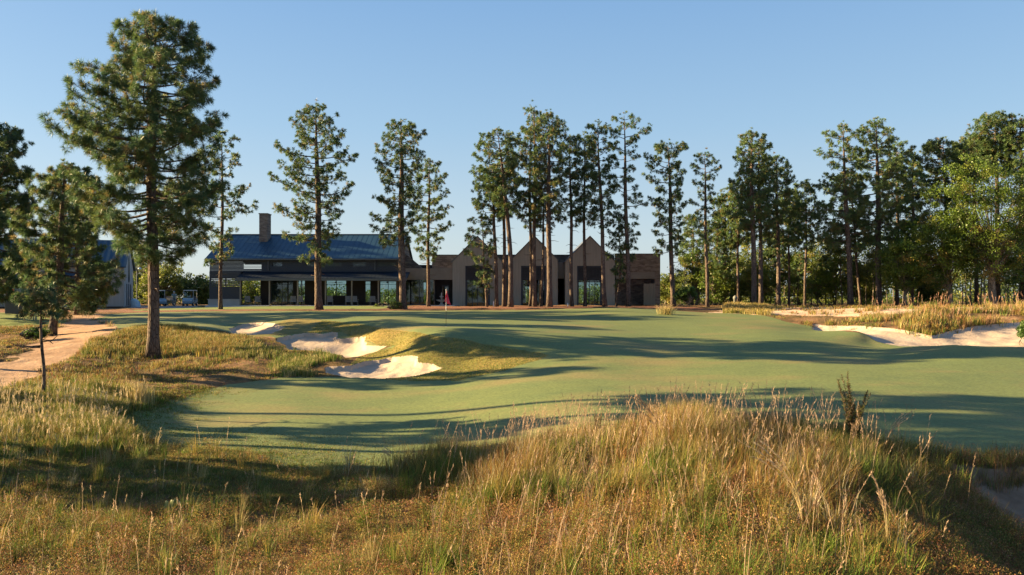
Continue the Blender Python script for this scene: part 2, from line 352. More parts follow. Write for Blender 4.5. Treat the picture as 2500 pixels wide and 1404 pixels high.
GH = GH + (1-nat)*(value_noise(GX, GY, 5, 13)*.05) + sm(GS['b2']/.5)*value_noise(GX, GY, .7, 14)*.06 + sm(GS['b4']/.5)*value_noise(GX, GY, .8, 15)*.12 + sm(GS['path']/.5)*value_noise(GX, GY, .6, 15)*.05 + sm(GS['b3']/.5)*value_noise(GX, GY, .35, 16)*.05
def ground(x, y):
    x = np.asarray(x, float); y = np.asarray(y, float)
    j = np.clip(np.searchsorted(ys, y)-1, 0, len(ys)-2); fy = (y-ys[j])/(ys[j+1]-ys[j])
    u = x/np.sqrt(np.maximum(y, 0)**2+36.0)
    i = np.clip(np.searchsorted(us, u)-1, 0, len(us)-2); fx = (u-us[i])/(us[i+1]-us[i])
    return (GH[j, i]*(1-fx)+GH[j, i+1]*fx)*(1-fy)+(GH[j+1, i]*(1-fx)+GH[j+1, i+1]*fx)*fy
def gclass(x, y):
    j = np.clip(np.searchsorted(ys, y), 0, len(ys)-1); u = np.asarray(x)/np.sqrt(np.maximum(y, 0)**2+36.0)
    return GC[j, np.clip(np.searchsorted(us, u), 0, len(us)-1)]
def gfield(k, x, y):
    j = np.clip(np.searchsorted(ys, y), 0, len(ys)-1); u = np.asarray(x)/np.sqrt(np.maximum(y, 0)**2+36.0)
    return GS[k][j, np.clip(np.searchsorted(us, u), 0, len(us)-1)]
ny, nx = GX.shape
V = np.stack([GX, GY, GH], -1).reshape(-1, 3)
I = (np.arange(ny-1)[:, None]*nx + np.arange(nx-1)[None, :]).ravel()
FQ = np.stack([I, I+1, I+nx+1, I+nx], 1); FC = GC[:-1, :-1].ravel()
def sheet(sel, name, m, kind='structure', label=None):
    f = FQ[sel]; used = np.unique(f); rem = np.full(len(V), -1); rem[used] = np.arange(len(used))
    b = MB(); b.add(V[used], rem[f]); o = b.build(name, m, smooth=True); tag(o, label, None, None, kind); return o
M['asphalt'] = noisy('grey_drive', (.20, .17, .16), (.30, .25, .23), 1.5, .9)
if True:
    sheet(FC == 0, 'ground', M['native']); sheet(FC == 1, 'fairway', M['green']); sheet(FC == 2, 'bank', M['bank']); sheet(FC == 4, 'lawn', M['lawn']); sheet(FC == 9, 'rough', M['rough'])
    sheet(FC == 5, 'mulch_bed', M['mulch']); sheet(FC == 6, 'waste_sand', M['waste']); sheet(FC == 7, 'path', M['path']); sheet(FC == 8, 'driveway', M['asphalt'])
    for k in range(31, 36): sheet(FC == k, 'sand_bunker', M['shaded_sand'] if k == 35 else M['sand'])
G1 = lambda x, y: float(ground(np.array([x]), np.array([y]))[0])

# ------------------------------------------------------------------ buildings
PX = lambda px, Y: (px-1250)*Y/F
PZ = lambda py, Y: CAMZ-(py-HOR)*Y/F
M['navy'] = noisy('dark_boards', (.030, .034, .042), (.048, .052, .062), 1.2, .6, stretch=(.3, 1, 6))
M['slat'] = mat('dark_slats', (.045, .050, .062), .55)
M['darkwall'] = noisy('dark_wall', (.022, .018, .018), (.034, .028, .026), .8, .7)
M['taupe'] = noisy('taupe_board_siding', (.265, .250, .218), (.325, .305, .268), 1.0, .85, 30, .3, .01, (6, 6, .4))
M['band'] = noisy('lintel_band', (.17, .145, .12), (.22, .19, .16), .8, .85)
M['pale'] = noisy('pale_render', (.34, .33, .32), (.42, .41, .40), .7, .85)
M['greywall'] = noisy('grey_siding', (.26, .245, .235), (.31, .295, .285), .8, .85, 24, .3, .01, (8, 8, .3))
M['concrete'] = noisy('terrace_slab', (.40, .40, .42), (.50, .50, .52), 1.5, .85)
M['frame'] = mat('window_frame', (.035, .045, .07), .5)
M['trim'] = mat('metal_trim', (.10, .11, .125), .45, .3)
M['boards'] = noisy('weathered_boards', (.20, .175, .14), (.27, .24, .19), 1.5, .85, stretch=(8, 8, .4))
M['metal_roof'] = noisy('metal_roof', (.012, .044, .078), (.018, .060, .100), .5, .5, metal=.3, spec=.4, stretch=(3, .3, .3))
M['dark_roof'] = noisy('dark_metal_roof', (.008, .014, .024), (.012, .020, .032), .5, .6, metal=.1, spec=.2, stretch=(3, .3, .3))
M['floor'] = mat('dark_floor', (.09, .08, .075), .5)
def brick_mat():
    m = mat('brick', (.2, .13, .1), .9, 0, .15)
    tc = nd(m, 'ShaderNodeTexCoord'); mp = nd(m, 'ShaderNodeMapping'); mp.inputs['Rotation'].default_value = (R_(90), 0, 0)
    b = nd(m, 'ShaderNodeTexBrick'); lk(m, tc.outputs['Object'], mp.inputs[0]); lk(m, mp.outputs[0], b.inputs[0])
    b.inputs['Scale'].default_value = 1; b.inputs['Brick Width'].default_value = .42; b.inputs['Row Height'].default_value = .13
    b.inputs['Mortar Size'].default_value = .012; b.inputs['Color1'].default_value = (.13, .098, .080, 1); b.inputs['Color2'].default_value = (.27, .215, .175, 1)
    b.inputs['Mortar'].default_value = (.20, .18, .16, 1); b.inputs['Bias'].default_value = -.1
    n = noise(m, 1.3, 5, .6); f = ramp(m, n.outputs[0], [(.3, (.75, .75, .78)), (.7, (1.2, 1.15, 1.1))]).outputs[0]
    setc(m, mixc(m, 1.0, b.outputs[0], f, 'MULTIPLY')); bump(m, b.outputs[1], .5, .02); return m
M['brick'] = brick_mat()
def glass_mat():
    m = bpy.data.materials.new('window_glass'); m.use_nodes = True; nt = m.node_tree
    g = nd(m, 'ShaderNodeBsdfGlossy'); g.inputs['Roughness'].default_value = .02; g.inputs[0].default_value = (.9, .95, 1, 1)
    t = nd(m, 'ShaderNodeBsdfTransparent'); t.inputs[0].default_value = (.50, .62, .64, 1)
    x = nd(m, 'ShaderNodeMixShader'); x.inputs[0].default_value = .06
    lk(m, t.outputs[0], x.inputs[1]); lk(m, g.outputs[0], x.inputs[2]); lk(m, x.outputs[0], nt.nodes['Material Output'].inputs[0]); return m
M['glass'] = glass_mat()

def holed_wall(mb, x0, x1, z0, z1, y0, y1, holes):
    xs = sorted({x0, x1, *[h[0] for h in holes], *[h[1] for h in holes]}); 
    for a, b in zip(xs[:-1], xs[1:]):
        if b-a < 1e-4: continue
        hs = sorted([(h[2], h[3]) for h in holes if h[0] < (a+b)/2 < h[1]]); z = z0
        for h0, h1 in hs:
            if h0 > z+1e-3: mb.box(a, b, y0, y1, z, h0)
            z = max(z, h1)
        if z1 > z+1e-3: mb.box(a, b, y0, y1, z, z1)
def window(parent, x0, x1, z0, z1, y, nx_=2, nz=(), fr=.06, glass=True):
    f = MB(); d = .09
    f.box(x0, x0+fr, y, y+d, z0, z1).box(x1-fr, x1, y, y+d, z0, z1).box(x0+fr, x1-fr, y, y+d, z0, z0+fr).box(x0+fr, x1-fr, y, y+d, z1-fr, z1)
    for k in range(1, nx_):
        xm = x0+(x1-x0)*k/nx_; f.box(xm-fr*.45, xm+fr*.45, y+.01, y+d-.01, z0+fr, z1-fr)
    for z in nz: f.box(x0+fr, x1-fr, y+.015, y+d-.015, z-fr*.4, z+fr*.4)
    w = f.build('window', M['frame'], parent)
    if glass: MB().box(x0+fr*.5, x1-fr*.5, y+.04, y+.05, z0+fr*.5, z1-fr*.5).build('pane', M['glass'], w)
    return w

club = empty('clubhouse', (0, 90, 0.19))
tag(club, 'long low clubhouse with blue metal roof, brick chimney and three pointed gables', 'building')
O = np.array([0, 90, .19])
def cpart(mb, name, m, parent=None, smooth=False):
    o = mb.build(name, m, parent or club, smooth)
    if parent is None: o.location = (0, -90, -.19)       # geometry is written in scene coordinates
    return o
GZ = .10
# long wing -----------------------------------------------------------
x0, x1 = PX(512, 90), PX(970, 90)
yf, yr, yb = 90.2, 96.6, 103.0; ze, zr = 5.46, 8.49
def slope_roof(name, xa, xb, y_lo, z_lo, y_hi, z_hi, th=.12, rib=.60, m=None, parent=None):
    mb = MB(); d = np.array([0, y_hi-y_lo, z_hi-z_lo]); d /= np.linalg.norm(d); n = np.array([0, -d[2], d[1]])
    if n[2] < 0: n = -n
    def slab(a, b, lo, hi, u0, u1):
        p = [np.array([a, y_lo, z_lo]), np.array([b, y_lo, z_lo]), np.array([b, y_hi, z_hi]), np.array([a, y_hi, z_hi])]
        e0 = d*u0; e1 = d*u1
        v = [p[0]+e0+n*lo, p[1]+e0+n*lo, p[2]+e1+n*lo, p[3]+e1+n*lo, p[0]+e0+n*hi, p[1]+e0+n*hi, p[2]+e1+n*hi, p[3]+e1+n*hi]
        mb.add(v, [(0,3,2,1),(4,5,6,7),(0,1,5,4),(1,2,6,5),(2,3,7,6),(3,0,4,7)])
    slab(xa, xb, -th, 0, 0, 0)
    x = xa+.03
    while x < xb-.05: slab(x, x+.025, .001, .014, .01, -.01); x += rib
    return mb
rf = slope_roof('roof', x0-.5, x1+.25, yf-.25, ze-.10, yr, zr)
rb = slope_roof('roof', x0-.5, x1+.25, yb+.4, ze-.10, yr+.004, zr)
rf.v += rb.v; rf.q += [q+rf.n for q in rb.q]; rf.c += rb.c; rf.n += rb.n
roof = cpart(rf, 'roof', M['metal_roof'])
mb = MB().box(x0-.5, x1+.25, yr-.12, yr+.12, zr-.02, zr+.07); mb.build('ridge_cap', M['trim'], roof)
mb = MB().box(x0-.5, x1+.25, yf-.40, yf-.26, ze-.28, ze-.12)
for px in (654, 915): mb.tube([(PX(px, 90), yf-.06, 4.0), (PX(px, 90), yf-.06, ze-.2)], .05, 6)
cpart(mb, 'gutter', M['trim'])
# chimney
cx0, cx1 = PX(636, 95), PX(656, 95)
mb = MB().box(cx0, cx1, 94.5, 95.9, 6.6, 1+143*95/2000-.25 if False else PZ(524, 95))
ch = cpart(mb, 'chimney', M['brick'])
MB().box(cx0-.06, cx1+.06, 94.44, 95.96, PZ(524, 95)+.002, PZ(524, 95)+.12).build('chimney_cap', M['band'], ch)
# upper screen of horizontal slats, right of the open porch
mb = MB(); z = PZ(664, 90.6)
sl0, sl1 = PX(512, 90.3), x1
gaps = [(PX(593, 90), PX(637, 90), PZ(656.5, 90), PZ(641, 90)), (PX(526, 90), PX(632, 90), PZ(658, 90), PZ(655, 90))]
faint = [(PX(662, 90), PX(687, 90)), (PX(745, 90), PX(775, 90)), (PX(790, 90), PX(832, 90)), (PX(858, 90), PX(892, 90)), (PX(922, 90), PX(972, 90))]
zz = z
while zz < ze-.05:
    h = .135; zc = zz+.07; segs = [(sl0, sl1)]
    cut = []
    if PZ(656, 90) < zc < PZ(640, 90): cut.append((PX(593, 90), PX(637, 90)))
    if PZ(650, 90) < zc < PZ(640, 90): cut += faint
    mb.box(sl0, sl1, 90.25, 90.32, zz, zz+.062)
    last = sl0
    for a, b in sorted(cut): mb.box(last, a, 90.25, 90.32, zz+.062, zz+h); last = b
    mb.box(last, sl1, 90.25, 90.32, zz+.062, zz+h); zz += .145
cpart(mb, 'slat_screen', M['slat'])
mb = MB().box(PX(641, 91), x1, 90.6, 90.75, z-.2, ze)
skg = mat('sky_glass', (.20, .25, .30), .12, .6, .6)
for a, b in faint: cpart(MB().box(a, b, 90.52, 90.57, PZ(651, 90), PZ(639, 90)), 'clerestory_glass', skg)
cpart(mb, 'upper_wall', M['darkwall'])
# left louvre screen, low wall
mb = MB(); zz = PZ(731, 89)
while zz < PZ(664, 90)-.05:
    mb.box(PX(511, 89), PX(587, 89), 89.0, 89.06, zz, zz+.12)
    if not (PZ(703, 89) < zz < PZ(684, 89)): mb.box(PX(511, 89), PX(587, 89), 89.02, 89.05, zz+.121, zz+.16)
    zz += .16
for px in (511, 549, 585): mb.box(PX(px, 89), PX(px, 89)+.12, 89.07, 89.19, GZ, PZ(664, 90))
cpart(mb, 'louvre_screen', M['slat'])
cpart(MB().box(PX(509, 89), PX(588, 89), 88.86, 89.2, GZ, PZ(732, 89)).box(PX(509, 89)-.04, PX(588, 89)+.04, 88.8, 89.24, PZ(732, 89)+.002, PZ(732, 89)+.08), 'low_wall', M['pale'])
# veranda wall with openings
def hz(px0, px1, py0, py1, Y): return (PX(px0, Y), PX(px1, Y), PZ(py1, Y), PZ(py0, Y))
wl_ = [(590, 636, 685, 743), (661, 716, 684, 742.5), (727, 745, 684, 742.5), (796, 846, 684, 723), (891, 905, 686, 738), (927, 968, 686, 742.5)]
holes = [hz(*w, 91) for w in wl_]
mb = MB(); holed_wall(mb, PX(587, 91), x1, GZ, PZ(661, 91), 91.0, 91.2, holes)
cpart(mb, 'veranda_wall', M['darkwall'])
mb = MB(); rear = [(h[0]*103/91-1.0, h[1]*103/91+1.0, h[2]-.1, h[3]+.35) for h in holes[1:]]; xl = PX(640, 91)
rear = [(-30.6 if False else max(a, xl+.3), min(b, x1-.4), c, d) for a, b, c, d in rear if b > xl+1 and a < x1-1]
rr_ = []
for h in sorted(rear):
    if rr_ and h[0] < rr_[-1][1]+.1: h = (rr_[-1][1]+.15, *h[1:])
    if h[1] > h[0]+.3: rr_.append(h)
holed_wall(mb, xl, x1, GZ, ze, 102.8, 103.0, rr_)
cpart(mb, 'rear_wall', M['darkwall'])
_m = MB().box(x1-.2, x1+.05, 90.4, 103, GZ, ze)
_v = [(x1-.19, 90.4, ze), (x1-.19, 102.9, ze), (x1-.19, yr, zr-.14), (x1+.04, 90.4, ze), (x1+.04, 102.9, ze), (x1+.04, yr, zr-.14)]
_m.add(_v, [(0,3,5,2),(1,2,5,4),(0,1,4,3)], [(0,2,1),(3,4,5)])
cpart(_m, 'end_wall', M['brick'])
cpart(MB().box(PX(640, 91), PX(640, 91)+.2, 91.21, 102.79, GZ, ze-.2), 'inner_wall', M['darkwall'])
cpart(MB().box(x0, x1, 86.6, 103, GZ-.02, .235), 'wing_floor', M['floor'])
cpart(MB().box(PX(640, 91), x1-.25, 91.25, 102.7, 3.5, 3.6), 'ceiling', M['darkwall'])
for i, h in enumerate(holes):
    if i == 0: continue
    w = window(club, h[0], h[1], h[2], h[3], 91.05, 2 if h[1]-h[0] > 1.5 else 1, (PZ(694, 91),))
    w.location = (0, -90, -.19)
# veranda roof, beam and posts
v0, v1 = PX(579, 88), PX(995, 88)
vr = slope_roof('veranda_roof', v0, v1, 87.4, 3.12, 90.24, 3.92, .1, .42); vroof = cpart(vr, 'veranda_roof', M['dark_roof'])
o = MB().box(v0, v1, 87.28, 87.40, 2.86, 3.10).box(v0, v0+.1, 87.41, 90.2, 2.88, 3.0); cpart(o, 'veranda_beam', M['trim'])
for px in (587, 658, 727, 795, 859, 924, 986):
    x = PX(px, 87.5); cpart(MB().box(x-.07, x+.07, 87.42, 87.56, .24, 2.86), 'post', M['band'])
cpart(MB().box(PX(509, 87), PX(1112, 87), 86.2, 90.9, GZ-.05, .228).box(PX(509, 87), PX(1112, 87), 86.0, 86.19, GZ-.05, .19), 'terrace', M['concrete'])
# brick raking wall right of the wing, connector
cpart(MB().prism([(PX(986, 94), .1), (PX(986, 94), PZ(616, 94)), (PX(1034, 94), PZ(656, 94)), (PX(1034, 94), .1)][::-1], 93.9, 94.2) , 'raking_brick_wall', M['brick'])
cpart(MB().box(PX(986, 90)+.06, PX(1105, 90), 90.0, 90.3, PZ(683, 90), PZ(655, 90)).box(PX(986, 90)+.06, PX(1055, 90), 90.32, 102, PZ(656, 90)-.2, PZ(656, 90)-.04), 'connector_fascia', M['band'])
cpart(MB().box(PX(1055, 90.4), PX(1112, 90.4), 90.32, 90.6, PZ(655, 90), PZ(625, 90.4)), 'brick_parapet', M['brick'])
for a, b, n in ((988, 1042, 3), (1044, 1062, 1)):
    w = window(club, PX(a, 90.4), PX(b, 90.4), .24, PZ(683, 90.4)+.02, 90.4, n, ()); w.location = (0, -90, -.19)
cpart(MB().box(PX(1062, 92.5), PX(1112, 92.5), 92.3, 92.5, GZ, 3.2).box(PX(1062, 92)-.1, PX(1062, 92), 90.5, 92.29, GZ, 3.2), 'entry_wall', M['darkwall'])
dr = cpart(MB().box(PX(1078, 92), PX(1096, 92), 92.22, 92.285, .24, 2.5), 'door', M['frame'])
MB().box(PX(1080, 92), PX(1094, 92), 92.19, 92.215, .5, 2.3).build('pane', M['glass'], dr)
# main brick block behind the gables
bx0, bx1 = PX(1055, 92), PX(1502, 90)
mb = MB(); fz = PZ(623, 92)
holed_wall(mb, bx0, bx1, GZ, fz, 92.6 if False else 92.52, 92.8, [hz(1064, 1103, 684, 746, 92.5), hz(1106, 1225, 640, 746, 92.5), hz(1250, 1360, 640, 746, 92.5), hz(1381, 1500, 640, 746, 92.5), hz(1363, 1379, 681, 746, 92.5)])
cpart(mb, 'brick_wall', M['brick'])
cpart(MB().box(bx0-.1, bx1, 92.45, 92.87, fz+.002, fz+.09), 'coping', M['trim'])
cpart(MB().box(PX(1226, 92), PX(1249, 92), 91.6, 92.45, GZ, PZ(640, 92)), 'recess_panel', M['taupe'])
cpart(MB().box(PX(1361, 91), PX(1380, 91), 91.6, 92.45, PZ(680, 91.6), PZ(640, 92)), 'recess_panel', M['taupe'])
cpart(MB().box(bx0, PX(1612, 92)-.1, 92.9, 104, fz-.9, fz-.6), 'flat_roof', M['darkwall'])
mb = MB(); holed_wall(mb, bx0, PX(1612, 92)-.1, GZ, fz-.6, 104.0, 104.2, [hz(1384, 1500, 690, 741, 104), hz(1010, 1040, 690, 742, 104), hz(1283, 1300, 700, 740, 104)])
cpart(mb, 'rear_brick_wall', M['darkwall'])
cpart(MB().box(bx0, PX(1612, 92)-.1, 92.9, 103.9, GZ, .236), 'hall_floor', M['floor'])
for q_ in (1225, 1340, 1501): cpart(MB().box(PX(q_, 95), PX(q_+1, 95), 92.9, 103.9, .24, 5), 'partition', M['darkwall'])
# the three gabled bays
for (c, wl2, o0, o1, nm) in ((1165.5, 60.5, 1136, 1196, 0), (1305, 56.5, 1272, 1333, 1), (1440.5, 60.5, 1409, 1470, 2)):
    a, b = c-wl2, c+wl2; ap = 578; sh = ap+wl2*1.0; Y = 90.0
    mb = MB(); Xp = lambda p: PX(p, Y); Zp = lambda p: PZ(p, Y)
    mb.prism([(Xp(a), GZ), (Xp(o0), GZ), (Xp(o0), Zp(649)), (Xp(a), Zp(649))], Y, Y+.35)
    mb.prism([(Xp(o1), GZ), (Xp(b), GZ), (Xp(b), Zp(649)), (Xp(o1), Zp(649))], Y, Y+.35)
    mb.prism([(Xp(a), Zp(649)), (Xp(b), Zp(649)), (Xp(b), Zp(sh)), (Xp(c), Zp(ap)), (Xp(a), Zp(sh))], Y, Y+.35)
    mb.box(Xp(a), Xp(a)+.25, Y+.36, 92.5, GZ, Zp(sh)-.1).box(Xp(b)-.25, Xp(b), Y+.36, 92.5, GZ, Zp(sh)-.1)
    # board joints: thin battens
    x = Xp(a)+.25
    while x < Xp(b)-.1:
        if not (Xp(o0)-.05 < x < Xp(o1)+.05): mb.box(x, x+.025, Y-.012, Y, GZ, Zp(sh)-.02)
        x += .31
    gb = cpart(mb, 'gable_bay', M['taupe'])
    # coping following the slope and the roof behind
    t = MB(); e = .09
    for s_, (q0, q1) in ((1, (Xp(a), Xp(c))), (-1, (Xp(b), Xp(c)))):
        t.prism([(q0-s_*.12, Zp(sh)-.12), (q1, Zp(ap)), (q1, Zp(ap)+.13), (q0-s_*.20, Zp(sh)-.09)][::s_], Y-.06, 101)
    t.build('gable_roof', M['trim'], gb)
    s = MB(); fr = .14
    s.box(Xp(o0), Xp(o0)+fr, Y+.10, Y+.34, GZ, Zp(649)).box(Xp(o1)-fr, Xp(o1), Y+.10, Y+.34, GZ, Zp(649)).box(Xp(o0)+fr, Xp(o1)-fr, Y+.10, Y+.34, Zp(653), Zp(649))
    s.build('opening_frame', M['frame'], gb)
    s = MB(); x = Xp(o0)+fr+.04
    while x < Xp(o1)-fr-.05: s.box(x, x+.07, Y+.14, Y+.26, Zp(680), Zp(653)-.002); x += .15
    s.box(Xp(o0)+fr, Xp(o1)-fr, Y+.13, Y+.28, Zp(682.5), Zp(680)-.002)
    s.build('vertical_slats', M['slat'], gb)
    MB().box(Xp(o0)+fr, Xp(o1)-fr, Y+.285, Y+.34, Zp(683), Zp(650)).build('backing_panel', M['navy'], gb)
    g = MB()
    for k in range(0, 5):
        xx = Xp(o0)+fr+(Xp(o1)-Xp(o0)-2*fr-.06)*k/4; g.box(xx, xx+.06, Y+.20, Y+.29, .2, Zp(683))
    g.box(Xp(o0)+fr, Xp(o1)-fr, Y+.21, Y+.28, Zp(694), Zp(692.5)); w = g.build('window', M['frame'], gb)
    MB().box(Xp(o0)+fr, Xp(o1)-fr, Y+.24, Y+.25, .2, Zp(684)).build('pane', M['glass'], w)
# right end block
Y = 90.5; X = lambda p: PX(p, Y); Z = lambda p: PZ(p, Y)
cpart(MB().box(X(1502), X(1612), Y, Y+.4, Z(665), Z(621)).box(X(1599), X(1612), Y, Y+.4, GZ, Z(665)).box(X(1612)-.4, X(1612), Y+.41, 104, GZ, Z(621)), 'end_block', M['brick'])
cpart(MB().box(X(1501), X(1613), Y-.05, Y+.47, Z(621)+.002, Z(621)+.09), 'end_coping', M['trim'])
cpart(MB().box(X(1503), X(1586), Y-.02, Y+.38, Z(681), Z(665)-.002).box(X(1586), X(1599), Y-.0, Y+.38, Z(681), Z(665)-.002), 'lintel', M['band'])
cpart(MB().box(X(1503), X(1599), Y+2.2, Y+2.4, Z(694), Z(681)).box(X(1503), X(1522), Y+2.2, Y+2.4, GZ, Z(694)).box(X(1503), X(1599), Y+3.6, Y+3.8, GZ, Z(681)), 'porch_wall', M['brick'])
g = MB()
for k in range(8):
    xa = X(1571)+(X(1600)-X(1571))*k/8; g.box(xa, xa+.145, Y-.12, Y-.08, .22, Z(692.5))
g.box(X(1571), X(1600), Y-.075, Y-.03, .5, .62).box(X(1571), X(1600), Y-.075, Y-.03, 1.6, 1.72)
cpart(g, 'board_gate', M['boards'])

# left pavilion, turned a little -------------------------------------
pv = empty('pavilion', (PX(302, 88), 88, .18), R_(19.7))
tag(pv, 'grey pavilion with steep blue roof, half hidden by pines at the left edge', 'building')
L = 22; pd = 10.2
mb = MB(); hs = [(-4.4, -2.35, .05, 2.7), (-6.9, -5.3, .05, 2.7), (-11.0, -7.9, .05, 2.7), (-15, -12.2, .05, 2.7)]
holed_wall(mb, -L, 0, -.1, 4.3, 0, .2, hs)
mb.box(-L, 0, pd-.2, pd, -.1, 4.3)
mb.build('front_wall', M['greywall'], pv)
mb = MB()
def prism_x(mb, poly, xa, xb):
    n = len(poly); v = [(xa, y, z) for y, z in poly]+[(xb, y, z) for y, z in poly]
    q = [(i, (i+1) % n, (i+1) % n+n, i+n) for i in range(n)]; t = []
    for i in range(1, n-1): t += [(0, i+1, i), (n, n+i, n+i+1)]
    mb.add(v, q, t)
prism_x(mb, [(0.21, -.1), (pd-.21, -.1), (pd-.21, 4.3), (pd/2, 7.15), (.21, 4.3)], -.2, 0.02)
mb.build('gable_wall', M['pale'], pv)
w = MB().box(.03, .06, 4.6, 5.6, 2.6, 5.6).box(.03, .06, 2.4, 3.2, 0, 2.4).box(.03, .06, 4.5, 5.3, 0, 2.4).box(.03, .06, 6.6, 7.4, 0, 2.4).build('window', M['frame'], pv)
MB().box(.061, .066, 4.7, 5.5, 2.7, 5.5).build('pane', M['glass'], w)
a = slope_roof('r', -L, .25, -.35, 4.2, pd/2, 7.35); b = slope_roof('r', -L, .25, pd+.35, 4.2, pd/2+.004, 7.35)
a.v += b.v; a.q += [q+a.n for q in b.q]; a.c += b.c; a.n += b.n
a.build('roof', M['metal_roof'], pv)
slope_roof('r', -L+2, -4.0, -1.9, 2.95, 0, 3.6).build('porch_roof', M['metal_roof'], pv)
for x in (-4.2, -8, -12, -16): MB().box(x, x+.12, -1.8, -1.68, -.05, 2.9).build('post', M['boards'], pv)
for h in hs:
    w = window(pv, h[0], h[1], h[2], h[3], .08, 2, (2.2,))
MB().box(-7.6, -7.0, -.05, -.005, 0, 2.3).build('door', M['pale'], pv)
MB().box(-L, -.1, -2, pd, -.12, -.04).build('floor', M['floor'], pv)
lamp_m = mat('lamp_glow', (1, .8, .5), .5); bb = lamp_m.node_tree.nodes['Principled BSDF']; bb.inputs['Emission Color'].default_value = (1, .82, .5, 1); bb.inputs['Emission Strength'].default_value = 6
for px, py in ((207, 700), (231, 699), (237, 708), (106, 700)):
    s_ = (302-px)/302*11.6; z = PZ(py, 87)-.18; g = MB()
    prof = [(.005, z-.07), (.05, z-.05), (.07, z), (.05, z+.05), (.005, z+.07)]
    g.lathe(prof, -s_, -1.0 if px != 106 else -1.2, 8); lm = g.build('lamp', lamp_m, pv)
    MB().tube([(-s_, -1.0 if px != 106 else -1.2, z+.07), (-s_, -1.0 if px != 106 else -1.2, 3.1)], .012, 4).build('lamp_rod', M['frame'], lm)

# ------------------------------------------------------------------ small things around the buildings
M['white'] = mat('white_paint', (.8, .8, .78), .5); M['black'] = mat('black_plastic', (.02, .02, .022), .5)
M['cart'] = mat('pale_blue_body', (.30, .42, .50), .3, 0, .5); M['dgreen'] = mat('dark_green_body', (.03, .06, .055), .3, 0, .5)
M['cloth'] = noisy('outdoor_cushion', (.22, .22, .24), (.30, .30, .32), 8, .9); M['red'] = noisy('red_flag_cloth', (.62, .035, .06), (.74, .06, .10), 6, .8)
def chair(x, y, rz, label):
    t = empty('patio_chair', (x, y, .235), rz); tag(t, label, 'chair', 'patio chairs on the veranda')
    MB().box(-.3, .3, -.28, .28, .36, .46).build('seat', M['cloth'], t)
    b = MB()
    for k in range(5): b.add(np.array([(xx, .26+yy+(zz-.46)*.22, zz) for xx in (-.29+k*.12, -.19+k*.12) for yy in (0, .03) for zz in (.47, 1.0)]), [(0,1,3,2),(4,6,7,5),(0,4,5,1),(2,3,7,6),(0,2,6,4),(1,5,7,3)])
    b.build('backrest', M['cloth'], t)
    for sx in (-1, 1):
        for sy in (-1, 1): MB().box(sx*.29-.025, sx*.29+.025, sy*.25-.025, sy*.25+.025, 0, .36 if sy > 0 else .62).build('leg', M['boards'], t)
        MB().box(sx*.33-.04, sx*.33+.04, -.3, .3, .622, .655).build('armrest', M['boards'], t)
cl = ['pale chair in the see-through opening, leftmost on the veranda', 'pale chair at the right side of the see-through opening', 'grey chair against the right end of the widest window', 'grey chair below the narrow window beside the widest window',
      'grey chair under the left half of the window behind the tall pine', 'grey chair just right of the high window, left of the sixth post', 'grey chair just right of the veranda post in mid wing', 'grey chair between the narrow slit window and the seventh post']
for (px, y), l in zip(((606, 89.8), (630, 89.8), (717, 89.4), (735, 89.4), (806, 89.3), (851, 89.4), (867, 89.4), (911, 89.2)), cl):
    chair(PX(px, y), y, R_(180)+.15*math.sin(px), l)
def fan(px, label):
    y = 89.2; z = 2.72; t = empty('ceiling_fan', (PX(px, y), y, z)); tag(t, label, 'fan', 'ceiling fans under the veranda roof')
    MB().tube([(0, 0, .06), (0, 0, .85)], .02, 6).build('rod', M['black'], t)
    MB().lathe([(.03, -.08), (.12, -.05), (.13, .02), (.06, .07)], 0, 0, 12).build('motor', M['black'], t)
    for k in range(5):
        a = k*2*math.pi/5+.3*px; c, s = math.cos(a), math.sin(a); b = MB(); v = []
        for (u, w_, z_) in ((.12, -.06, -.01), (.8, -.09, .01), (.8, .09, -.01), (.12, .06, .0)): v += [(u*c-w_*s, u*s+w_*c, z_), (u*c-w_*s, u*s+w_*c, z_+.015)]
        b.add(v, [(0,2,4,6),(1,7,5,3),(0,1,3,2),(2,3,5,4),(4,5,7,6),(6,7,1,0)]); b.build('blade', M['black'], t)
fan(688, 'black ceiling fan in front of the widest veranda window'); fan(820, 'black ceiling fan above the high window right of the tall pine'); fan(946, 'black ceiling fan before the rightmost veranda window')
# stone urn in the entrance
t = empty('stone_urn', (PX(1078, 88.5), 88.5, .23)); tag(t, 'grey stone bowl fountain in the dark entrance behind the red flag', 'fountain')
MB().lathe([(.34, 0), (.30, .08), (.14, .16), (.12, .34), (.55, .52), (.60, .60), (.50, .60)], 0, 0, 16).build('bowl', M['pale'], t, True)
MB().lathe([(.08, .60), (.10, .85), (.26, .95), (.05, 1.05), (.07, 1.25), (.01, 1.4)], 0, 0, 12).build('finial', M['pale'], t, True)
